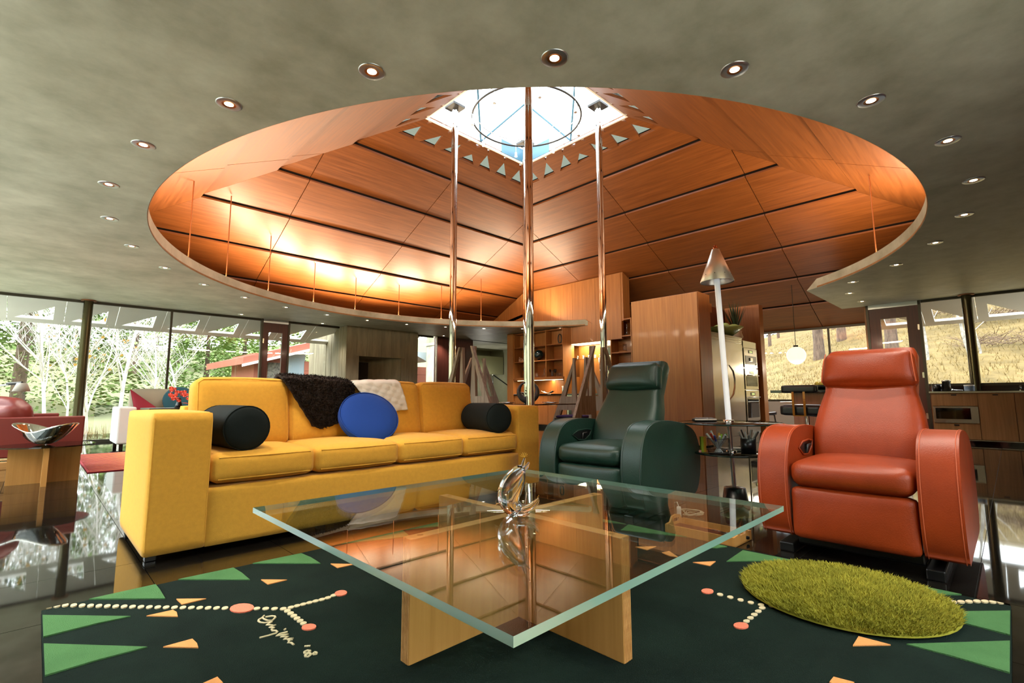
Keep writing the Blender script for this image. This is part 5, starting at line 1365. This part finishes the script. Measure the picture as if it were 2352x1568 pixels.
# ================================================================ COVE UPLIGHTS standing on the concrete ring
def uplight(a, rad_, watt, lab='small cove uplight on top of the concrete ring behind its lip', inward=.8):
    x, y = OX+rad_*math.cos(R(a)), OY+rad_*math.sin(R(a))
    t = thing('cove_uplight', lab, 'light', (x, y, CZ+T_), group='cove uplights on the ring')
    MB().lathe([(.05, 0), (.05, .05), (.045, .055)], 16).build('housing', M_dark, t); MB().lathe([(.001, .056), (.042, .056)], 16, caps=False).build('lens', M_lampglow, t)
    l = area('uplight_beam', (x, y, CZ+T_+.07), (x-inward*math.cos(R(a)), y-inward*math.sin(R(a)), CZ+T_+1.07), .9, .12, watt*UPK, (1, .78, .52))
    l.rotation_euler = (Matrix.Rotation(R(a+90), 3, 'Z') @ Matrix.Rotation(R(180-28), 3, 'X')).to_euler()
for a, w in ((148, 30), (136, 45), (124, 60), (112, 70), (100, 70), (88, 60), (76, 55), (64, 45), (52, 50), (42, 45)): uplight(a, 5.50, w)
for a, w in ((160, 70), (175, 105), (190, 105), (205, 85), (-52, 80), (-66, 45), (-82, 40), (-98, 35), (-112, 30)): uplight(a, 5.50, w)
point('hall_fill', (12.2, 14.0, 1.4), 18, .15, (1, .95, .85))  # fill added to brighten the hall, no lamp stands there
# ================================================================ LAMP TABLE between the recliners
lp = atz(1690, 1160, 0)
t = thing('lamp_table', 'aluminium pole lamp with a cone shade and two round smoked glass shelves', 'lamp', (lp.x, lp.y, 0), rot=(0, 0, R(-45)))
MB().lathe([(.105, 0), (.105, .015), (.095, .03), (.078, .135), (.03, .14)], 36).build('base', M_black, t)
tip = (-.055, 0)      # slight lean towards the window side
ptop = 1.80
def ax(z): return (tip[0]*z/1.8, 0, z)
MB().tube([ax(.13), ax(.64)], .016, 16).build('pole', M_alu, t)
MB().tube([ax(.64), ax(ptop)], .022, 16).build('light_tube', pmat('white_tube', '#e9eef0', rough=.25, emit='#eef4ff', emit_s=.12), t)
for z, r_, nm in ((.628, .385, 'upper_shelf'), (.392, .275, 'lower_shelf')):
    c = ax(z); s_ = MB().lathe([(.024, 0), (r_-.004, 0), (r_, .004), (r_, .008), (r_-.004, .012), (.024, .012)], 56, c, caps=False).build(nm, M_dglass, t)
    MB().lathe([(r_-.001, 0.001), (r_+.0015, .006), (r_-.001, .011)], 56, c, caps=False).build('shelf_rim', pmat('dark_green_rim', '#1c2b27', rough=.1), s_)
    MB().lathe([(.04, .0125), (.04, .03), (.022, .032)], 20, c).build('collar', M_chrome, s_); MB().lathe([(.035, -.02), (.035, -.0005)], 20, c).build('collar', M_chrome, s_)
c = ax(1.775)
sh_ = MB().lathe([(.128, 0), (.131, .004), (.030, .275), (.026, .275), (.124, .006)], 40, c, caps=False).build('shade', pmat('brushed_cone', '#cfcac2', rough=.34, metal=.65, var=.12, scale=3, stretch=(1, 1, .2)), t)
MB().lathe([(.010, .27), (.022, .278), (.020, .29), (.010, .296), (.016, .305), (.001, .316)], 16, c).build('finial', pmat('copper_knob', '#a9603c', rough=.2, metal=1), sh_)
for k in range(9):
    a = 2*pi*k/9; rr_, zz_ = .108, .055
    MB().sphere((c[0]+rr_*math.cos(a)*1.03, rr_*math.sin(a)*1.03, c[2]+zz_), .004, 8, 6).build('vent_hole', M_black, sh_)
MB().sphere((c[0]-.04, -.062, c[2]+.12), .007, 8, 6).build('screw', M_black, sh_)
# things on the shelves (positions along view-right u and depth w)
u_ = Vector((math.cos(R(-45)), math.sin(R(-45)), 0)); w_ = Vector((math.cos(R(45)), math.sin(R(45)), 0))
def onshelf(du, dw, z): 
    b = Vector((lp.x, lp.y, 0))+u_*(du+tip[0]*z/1.8)+w_*dw; b.z = z; return b
zu, zl = .6405, .4045
t = thing('cordless_phone', 'black telephone handset lying on the upper smoked glass shelf', 'phone', onshelf(-.20, -.02, zu), rz=R(-45))
MB().rbox((0, 0, .018), (.185, .06, .034), .015, n=6, taper=lambda o: Vector((o.x*(1+.9*o.z), o.y, o.z))).build('handset', M_black, t)
for k in range(10): box(-.06+.028*(k % 5)-.008, -.06+.028*(k % 5)+.008, -.016+.02*(k//5), -.004+.02*(k//5), .034, .037).build('key', pmat('grey_key', '#9a9a98', rough=.5), t)
box(-.085, .085, -.031, -.029, .018, .028).build('silver_band', M_alu, t)
# pen holders
mk_cols = ['#9ec83a', '#e6a92a', '#8ab52f', '#d8dcdc', '#c9cfd0', '#e4e4e0', '#d24a36', '#3a4a9a', '#d9d9d5', '#bfc6c8', '#9a9fa2', '#e5e5e1', '#5aa54a', '#d0d4d4']
def pen_cup(label, p, r_, h, mesh, pens, seed, cat_group, greys):
    rd = random.Random(seed)
    t = thing('pen_cup', label, 'pen holder', p)
    if mesh:
        m = MB()
        MB().lathe([(.001, 0), (r_*.95, 0), (r_*.95, .004), (.001, .004)], 24, caps=False).build('cup_base', M_dark, t)
        for zz_ in (.004, h): MB().tube([(r_*(1.0 if zz_ > .01 else .95)*math.cos(2*pi*i/28), r_*(1.0 if zz_ > .01 else .95)*math.sin(2*pi*i/28), zz_) for i in range(28)], .0022, 6, closed=True).build('rim', M_dark, t)
        for i in range(40):
            a = 2*pi*i/40; m.tube([(r_*.95*math.cos(a), r_*.95*math.sin(a), .002), (r_*math.cos(a+.25), r_*math.sin(a+.25), h)], .0005, 3, caps=False)
            m.tube([(r_*.95*math.cos(a), r_*.95*math.sin(a), .002), (r_*math.cos(a-.25), r_*math.sin(a-.25), h)], .0005, 3, caps=False)
        m.build('wire_mesh', M_dark, t)['kind'] = 'stuff'
    else:
        MB().lathe([(.001, 0), (r_*.92, 0), (r_, h), (r_-.002, h), (r_*.92-.002, .003), (.001, .003)], 28, caps=False).build('cup', M_black, t)
    for k in range(pens):
        a = 2*pi*k/pens+rd.uniform(-.2, .2); e = rd.uniform(.35, .8)*r_; lean = rd.uniform(.5, 1.0)*r_*.82; L = rd.uniform(.150, .185) if mesh else rd.uniform(.15, .195)
        b = Vector((-e*.5*math.cos(a), -e*.5*math.sin(a), .006)); d = (Vector((lean*math.cos(a), lean*math.sin(a), h))-b).normalized()
        colr = mk_cols[k % len(mk_cols)] if not greys else ['#8c9092', '#c3c6c6', '#5d6163', '#e0e0dc', '#3a3c3e'][k % 5]
        pr = .0075 if not greys else .0058
        pen = thing('marker_pen' if not greys else 'ballpoint_pen', ('bright marker pen standing in the wire mesh cup' if not greys else 'grey pen standing in the solid black cup'), 'pen', Vector(p)+b, group=cat_group)
        MB().tube([(0, 0, 0), d*L*.72], pr, 8).build('barrel', pmat('pen_body_'+('g' if greys else 'm'), '#a9adac', rough=.4), pen)
        MB().tube([d*L*.68, d*L], pr*1.12, 8).build('cap', pmat('pen_'+colr[1:], colr, rough=.4), pen)
pen_cup('round wire mesh cup full of markers on the lower glass shelf', onshelf(-.125, -.06, zl), .080, .115, True, 14, 4, 'markers in the wire mesh cup', False)
pen_cup('solid black cup of grey pens on the lower glass shelf', onshelf(.095, -.09, zl), .058, .115, False, 9, 5, 'pens in the solid black cup', True)
t = thing('highlighter_box', 'slim green and yellow box standing beside the wire mesh cup', 'box', onshelf(-.205, .04, zl), rz=R(-40)); box(-.02, .02, -.012, .012, 0, .12).build('box', pmat('lime_card', '#9fb42e', rough=.5), t); box(.0, .02, -.0125, -.012, 0, .12).build('yellow_side', pmat('amber_card', '#d9a22e', rough=.5), t)
t = thing('letter_stack', 'small stack of printed papers behind the black pen cup', 'papers', onshelf(.06, .13, zl), rz=R(-45))
for k in range(4): box(-.08, .08, -.05, .05, .006*k, .006*k+.005).build('paper', M_white if k % 2 else pmat('grey_print', '#8f8d86', rough=.7, color2='#33312d', scale=60), t)
t = thing('eraser_block', 'small pink eraser on the lower glass shelf', 'eraser', onshelf(-.245, .0, zl), rz=.3); MB().rbox((0, 0, .009), (.03, .018, .018), .004, n=4).build('block', pmat('pink_rubber', '#c98d80', rough=.7), t)

# ================================================================ WOODEN TRAY under the glass with remotes, cable coil
ta, tb_, tcn = atz(1528, 1222, .005), atz(1687, 1257, .005), atz(1733, 1225, .005)
vdir = (tb_-ta); L_ = vdir.length; ang = math.atan2(vdir.y, vdir.x)
t = thing('wooden_tray', 'light wood tray with cut-out handles holding remotes on the floor', 'tray', (ta.x, ta.y, 0), rz=ang)
Wd = .24; hh = .055
box(0, L_, 0, Wd, .002, .010).build('bottom', M_maple, t)
for y in (0, Wd-.012): box(.012, L_-.012, y, y+.012, .002, hh).build('side', M_maple, t)
for x in (0, L_-.012):
    bm = bmesh.new(); es = []
    def loop(pts):
        v = [bm.verts.new((x, p[0], p[1])) for p in pts]
        for j in range(len(v)): es.append(bm.edges.new((v[j], v[(j+1) % len(v)])))
    loop([(0, .002), (Wd, .002), (Wd, hh), (Wd*.80, hh+.005), (Wd*.70, hh+.035), (Wd*.5, hh+.042), (Wd*.30, hh+.035), (Wd*.20, hh+.005), (0, hh)])
    loop([(Wd*.36, hh-.004), (Wd*.64, hh-.004), (Wd*.66, hh+.008), (Wd*.62, hh+.020), (Wd*.38, hh+.020), (Wd*.34, hh+.008)])
    bmesh.ops.triangle_fill(bm, use_beauty=True, edges=es)
    kill = [f for f in bm.faces if Wd*.345 < f.calc_center_median().y < Wd*.655 and hh-.004 < f.calc_center_median().z < hh+.020 and all(Wd*.33 < v.co.y < Wd*.67 and hh-.005 < v.co.z < hh+.021 for v in f.verts)]
    bmesh.ops.delete(bm, geom=kill, context='FACES_ONLY')
    g = bmesh.ops.extrude_face_region(bm, geom=bm.faces[:])
    for v in [q for q in g['geom'] if isinstance(q, bmesh.types.BMVert)]: v.co.x += .012
    bmesh.ops.recalc_face_normals(bm, faces=bm.faces[:])
    me = bpy.data.meshes.new('handle_end'); bm.to_mesh(me); bm.free(); me.materials.append(M_maple); o = bpy.data.objects.new('handle_end', me); col.objects.link(o); o.parent = t
Tm = Matrix.Translation((ta.x, ta.y, 0)) @ Matrix.Rotation(ang, 4, 'Z')
def intray(x, y, z=.0105): return Tm @ Vector((x, y, z))
t = thing('red_box', 'flat dark red patterned box lying in the wooden tray', 'box', intray(L_*.42, .09), rz=ang); box(-.16, .12, -.055, .055, 0, .03).build('box', pmat('dark_red_pattern', '#5a1f18', rough=.4, color2='#3a120e', scale=40), t)
for k, (fx, fy, a, lab) in enumerate(((.80, .07, .5, 'black remote control slanting in the tray nearest its handle'), (.88, .13, .9, 'black remote control leaning on the tray edge'), (.72, .15, .2, 'black remote control lying along the tray side'))):
    t = thing('remote_control', lab, 'remote', intray(L_*fx, fy, .0105+.012*(k == 1)), rot=(0, R(8), ang+a))
    MB().rbox((0, 0, .012), (.16, .042, .022), .008, n=6).build('case', M_black, t)
    for j in range(6): box(-.06+.02*j, -.05+.02*j, -.010, -.002, .022, .026).build('button', pmat('blue_key' if j == 2 else 'grey_key', '#3f74a8' if j == 2 else '#9a9a98', rough=.5), t)
t = thing('orange_pencils', 'bundle of orange pencils lying at the far side of the tray', 'pencils', intray(L_*.30, .19), rz=ang)
for k in range(6): MB().tube([(-.10+.01*k, -.015+.008*k, .006), (.06+.012*k, .0+.004*(k % 3), .010+.008*(k % 2))], .004, 6).build('pencil', pmat('orange_pencil', '#d2792e', rough=.5), t)
cc = atz(1590, 1186, 0)
t = thing('cable_coil', 'coiled white cable lying on the floor by the wooden tray', 'cable', (cc.x, cc.y, 0))
pts = []
for i in range(110):
    a = i*.31; r_ = .055+.012*math.sin(i*.9); pts.append((r_*1.3*math.cos(a)+.02*math.sin(i*.05), r_*math.sin(a), .006+.012*abs(math.sin(i*.13))+i*.00025))
MB().tube(pts, .0035, 6).build('cord', pmat('cream_cord', '#c9bfa4', rough=.5), t)
pc = atz(1560, 1190, 0)
t = thing('plug_adapter', 'white plug adapter standing beside the coiled cable', 'adapter', (pc.x, pc.y, 0), rz=.4); MB().rbox((0, 0, .04), (.03, .03, .08), .006, n=4).build('body', M_white, t); MB().tube([(0, 0, .08), (.0, .01, .11), (.03, .03, .10), (.05, .03, .02)], .003, 6).build('lead', M_white, t)

# ================================================================ LEFT SIDE: side table with bowl
sc = Vector((.13, 6.93, 0))
t = thing('side_table', 'low side table of crossed light plywood panels with a smoked glass top', 'table', sc)
box(-.02, .02, -.34, .34, 0, .365).build('panel', M_maple, t)
box(-.27, -.02, -.02, .02, 0, .365).build('panel', M_maple, t); box(.02, .27, -.02, .02, 0, .365).build('panel', M_maple, t)
gt = []
for i in range(28):
    a = -R(45)+2*pi*i/28; gt.append((.385*math.cos(a), .385*math.sin(a)*1.0))
MB().prism(gt, .366, .378).build('glass_top', M_dglass, t)
t = thing('silver_bowl', 'polished silver two-peaked bowl on the low side table', 'bowl', (sc.x-.02, sc.y, .379), rz=R(-45))
def bf(u, v):
    a = 2*pi*u; pk = .5+.5*math.cos(2*a); r_ = .03+(.16+.115*pk**1.5)*v**.8; z = .004+(.13+.085*pk)*v**1.4
    return Vector((r_*math.cos(a), r_*math.sin(a)*.85, z))
MB().grid(bf, 56, 14).build('bowl', M_mirror, t, solid=.005)
# red leather sofa behind it
rs_ = thing('red_sofa', 'low maroon leather sofa on chrome legs behind the side table', 'sofa', (0, 0, 0))
RX1, RY0 = .44, 7.46
box(-1.9, RX1, RY0, RY0+.09, .22, .645).build('side_panel', M_redleather, rs_, bevel=.012)
box(-1.9, .12, RY0+.09, RY0+.75, .22, .42).build('seat_base', M_redleather, rs_, bevel=.01)
box(-1.9, .24, RY0+.80, RY0+.90, .22, .665).build('far_panel', M_redleather, rs_, bevel=.012)
box(RX1-.5, RX1-.02, RY0+.09, RY0+.80, .36, .46).build('seat_cushion', M_redleather, rs_, bevel=.03)
for x, y in ((.36, RY0+.05), (.36, RY0+.8), (-1.8, RY0+.05)): MB().tube([(x, y, .22), (x+.02, y, 0)], .018, 10).build('leg', M_chrome, rs_)
box(-1.85, .34, RY0+.02, RY0+.06, .19, .22).build('rail', M_chrome, rs_)
t = thing('red_cushion', 'plump maroon leather cushion on the red sofa', 'cushion', (-.28, RY0+.36, .50), rot=(R(12), 0, R(-35)))
MB().rbox((0, 0, .15), (.66, .26, .36), .12, (.03, .06, .05), n=12, jit=.002).build('cover', M_redleather, t)
t = thing('reading_lamp', 'pale adjustable reading lamp head beyond the red sofa', 'lamp', (0, 0, 0))
h0 = atpt(50, 888, .05, 8.9)
MB().tube([h0+Vector((-1.0, .9, -.12)), h0+Vector((-.12, .1, .03))], .012, 8).build('arm', M_alu, t); MB().tube([h0+Vector((-1.0, .9, -.12)), (h0.x-1.0, h0.y+.9, 0)], .014, 8).build('stem', M_alu, t)
MB().lathe([(.05, .05), (.09, -.06), (.085, -.06), (.045, .045)], 20, h0, caps=False).build('head', pmat('grey_shade', '#b5b2a8', rough=.4), t); MB().tube([h0+Vector((-.14, .12, .04)), h0+Vector((0, 0, .05))], .02, 8).build('joint', M_dark, t)
MB().lathe([(.13, 0), (.13, .015)], 20, (h0.x-1.0, h0.y+.9, 0)).build('base', M_alu, t)
t = thing('wood_bench', 'low light wood bench end behind the side table', 'bench', (0, 0, 0)); q = atpt(8, 1074, -.2, 7.3); box(-1.2, q.x+.05, 7.30, 7.40, .12, .19).build('board', M_mapleX, t)
for x in (-1.1, -.2): box(x, x+.05, 7.31, 7.39, 0, .12).build('leg', M_mapleX, t)
# striped rug and white sofa
sr = thing('striped_rug', 'red and orange striped rug between the red and white sofas', 'rug', (0, 0, 0))
box(.50, 2.6, 7.42, 9.85, .001, .010).build('backing', pmat('crimson_pile', '#8f2430', rough=.95), sr)
for k in range(15):
    y = 7.46+k*.158
    MB().prism([(.52, y+.01), (1.25, y-.01), (2.58, y-.01), (2.58, y+.12), (1.25, y+.12)], .008, .0135).build('orange_stripe', pmat('amber_pile', '#d98a52', rough=.95), sr)
    MB().prism([(.52, y+.02), (1.0, y+.045), (.52, y+.07)], .008, .0145).build('dark_stripe', pmat('wine_pile', '#6e1824', rough=.95), sr)
ws = thing('white_sofa', 'white leather sofa with grey cushions against the glass wall', 'sofa', (0, 0, 0))
wx0, wy0 = 1.02, 10.35
box(wx0, wx0+.24, wy0, wy0+.95, .09, .70).build('arm', M_whitefab, ws, bevel=.025)
box(wx0+.24, wx0+2.4, wy0+.02, wy0+.95, .12, .40).build('seat_base', M_whitefab, ws, bevel=.02)
box(wx0+.24, wx0+2.4, wy0+.72, wy0+.95, .40, .78).build('back', M_whitefab, ws, bevel=.03)
box(wx0+2.4, wx0+2.64, wy0, wy0+.95, .09, .70).build('arm', M_whitefab, ws, bevel=.025)
for x in (wx0+.05, wx0+2.55):
    for y in (wy0+.05, wy0+.88): box(x, x+.05, y, y+.05, 0, .09).build('foot', M_black, ws)
def pillow(name, label, p0, p1, Y, mat, tri=False, tilt=-10, rz=0):
    a, b = aty(*p0, Y), aty(*p1, Y); w = abs(b.x-a.x); h = abs(b.z-a.z)
    t = thing(name, label, 'cushion', ((a.x+b.x)/2, Y, min(a.z, b.z)), rot=(R(tilt), 0, rz))
    MB().rbox((0, 0, h/2), (w, .16, h), .05, (.01, .05, .015), n=10).build('cover', mat, t); return t
pillow('grey_cushion', 'square grey-beige cushion on the white sofa behind the red one', (300, 893), (391, 948), 11.02, M_greyfab)
pillow('grey_cushion', 'grey-beige cushion on the white sofa behind the red flowers', (393, 892), (470, 950), 11.02, M_greyfab)
t = thing('red_cushion', 'crimson cushion tipped on its corner against the grey sofa cushion', 'cushion', (0, 0, 0))
qc = [aty(299, 893, 10.86), aty(368, 942, 10.80), aty(345, 985, 10.74), aty(308, 940, 10.80)]
def cf(sg):
    def f(u, v):
        q = qc[0].lerp(qc[1], u).lerp(qc[3].lerp(qc[2], u), v)
        return q+Vector((0, sg*(.012+.06*math.sin(pi*u)**.6*math.sin(pi*v)**.6), 0))
    return f
mb = MB(); mb.grid(cf(-1), 14, 14).grid(cf(1), 14, 14).build('cover', pmat('crimson_felt', '#8f1f30', rough=.85), t)
tq = aty(410, 930, 10.9)
t = thing('teal_cushion', 'round teal cushion on the white sofa below the red flowers', 'cushion', (tq.x, 10.80, .80), rot=(R(72), 0, 0))
MB().lathe([(.001, -.05), (.14, -.06), (.25, -.03), (.27, 0), (.25, .03), (.14, .06), (.001, .05)], 32, caps=False).build('cover', pmat('teal_felt', '#1b4a57', rough=.85), t)
# coffee table with red flowers behind the yellow sofa
ct = thing('glass_tray_table', 'small dark tray table behind the yellow sofa arm', 'table', (0, 0, 0)); fl = aty(412, 912, 7.6)
box(fl.x-.35, fl.x+.55, 7.3, 8.0, .70, .72).build('top', M_black, ct)
for x in (-.3, .5):
    for y in (7.35, 7.95): box(fl.x+x, fl.x+x+.03, y-.015, y+.015, 0, .70).build('leg', M_black, ct)
t = thing('red_flowers', 'bunch of small coral red flowers above the yellow sofa arm', 'flowers', (fl.x, 7.6, .721))
MB().lathe([(.001, 0), (.05, .001), (.035, .04), (.02, .10), (.024, .12)], 16, caps=False).build('vase', M_black, t)
rd = random.Random(12)
for k in range(34):
    q = Vector((rd.uniform(-.10, .16), rd.uniform(-.09, .09), rd.uniform(.09, .26))); mb = MB()
    for j in range(5):
        a = 2*pi*j/5+k; d = Vector((math.cos(a), math.sin(a)*.6, math.sin(a)*.8))*.028; s = d.cross(Vector((.3, 1, .2))).normalized()*.010
        mb.add([q, q+d*.6+s, q+d, q+d*.6-s], [(0, 1, 2, 3)])
    mb.build('blossom', pmat('coral_petal', '#e0492c', rough=.6), t)
MB().tube([(0, 0, .1), (.02, 0, .2)], .004, 6).build('stem', M_darkwood, t)
t = thing('red_bowl', 'thin red rimmed dish on the tray table below the flowers', 'dish', (fl.x+.22, 7.52, .721)); MB().grid(lambda u, v: Vector(((u-.5)*.36, (v-.5)*.2, .012+.05*(1-u)**2)), 12, 6).build('dish', pmat('red_lacquer', '#b03a2c', rough=.25), t, solid=.008)
# ================================================================ DOWNLIGHTS in the concrete ceiling
dl_me = {}
def downlight(x, y, label, group, watt=55):
    t = thing('recessed_downlight', label, 'light', (x, y, CZ), group=group)
    if not dl_me:
        a = MB().lathe([(.042, -.004), (.072, -.006), (.078, -.002), (.078, .0)], 28, caps=False).build('trim_ring', M_alu, t); dl_me['r'] = a.data
        b = MB().lathe([(.026, -.001), (.042, -.004)], 24, caps=False).build('reflector', pmat('copper_reflector', '#d08a55', rough=0.3, metal=1), t); dl_me['f'] = b.data
        c = MB().lathe([(.001, -.0015), (.027, -.0015)], 20, caps=False).build('lamp', M_lampglow, t); dl_me['l'] = c.data
    else:
        for nm, k in (('trim_ring', 'r'), ('reflector', 'f'), ('lamp', 'l')):
            o = bpy.data.objects.new(nm, dl_me[k]); col.objects.link(o); o.parent = t
    l = spot('downlight_beam', (x, y, CZ-.015), (x, y, 0), watt, 105, .7, .03, (1, .90, .76)); return t
for k in range(32):
    a = -134.6+k*11.25
    aa = ((a+180) % 360)-180
    if -37 < aa < 25: continue
    downlight(OX+5.47*math.cos(R(a)), OY+5.47*math.sin(R(a)), 'recessed ceiling downlight in the ring around the round roof opening', 'downlights around the round opening')
for p in ((1952, 673), (1980, 692)):
    q = atz(*p, CZ); downlight(q.x, q.y, 'recessed ceiling downlight near the end of the concrete slab by the brown door', 'downlights near the brown door')
for p in ((555, 722), (740, 743), (1019, 771)):
    q = atz(*p, CZ); downlight(q.x, min(q.y, YW-.25), 'recessed ceiling downlight close to the far glass wall', 'downlights along the glass wall')
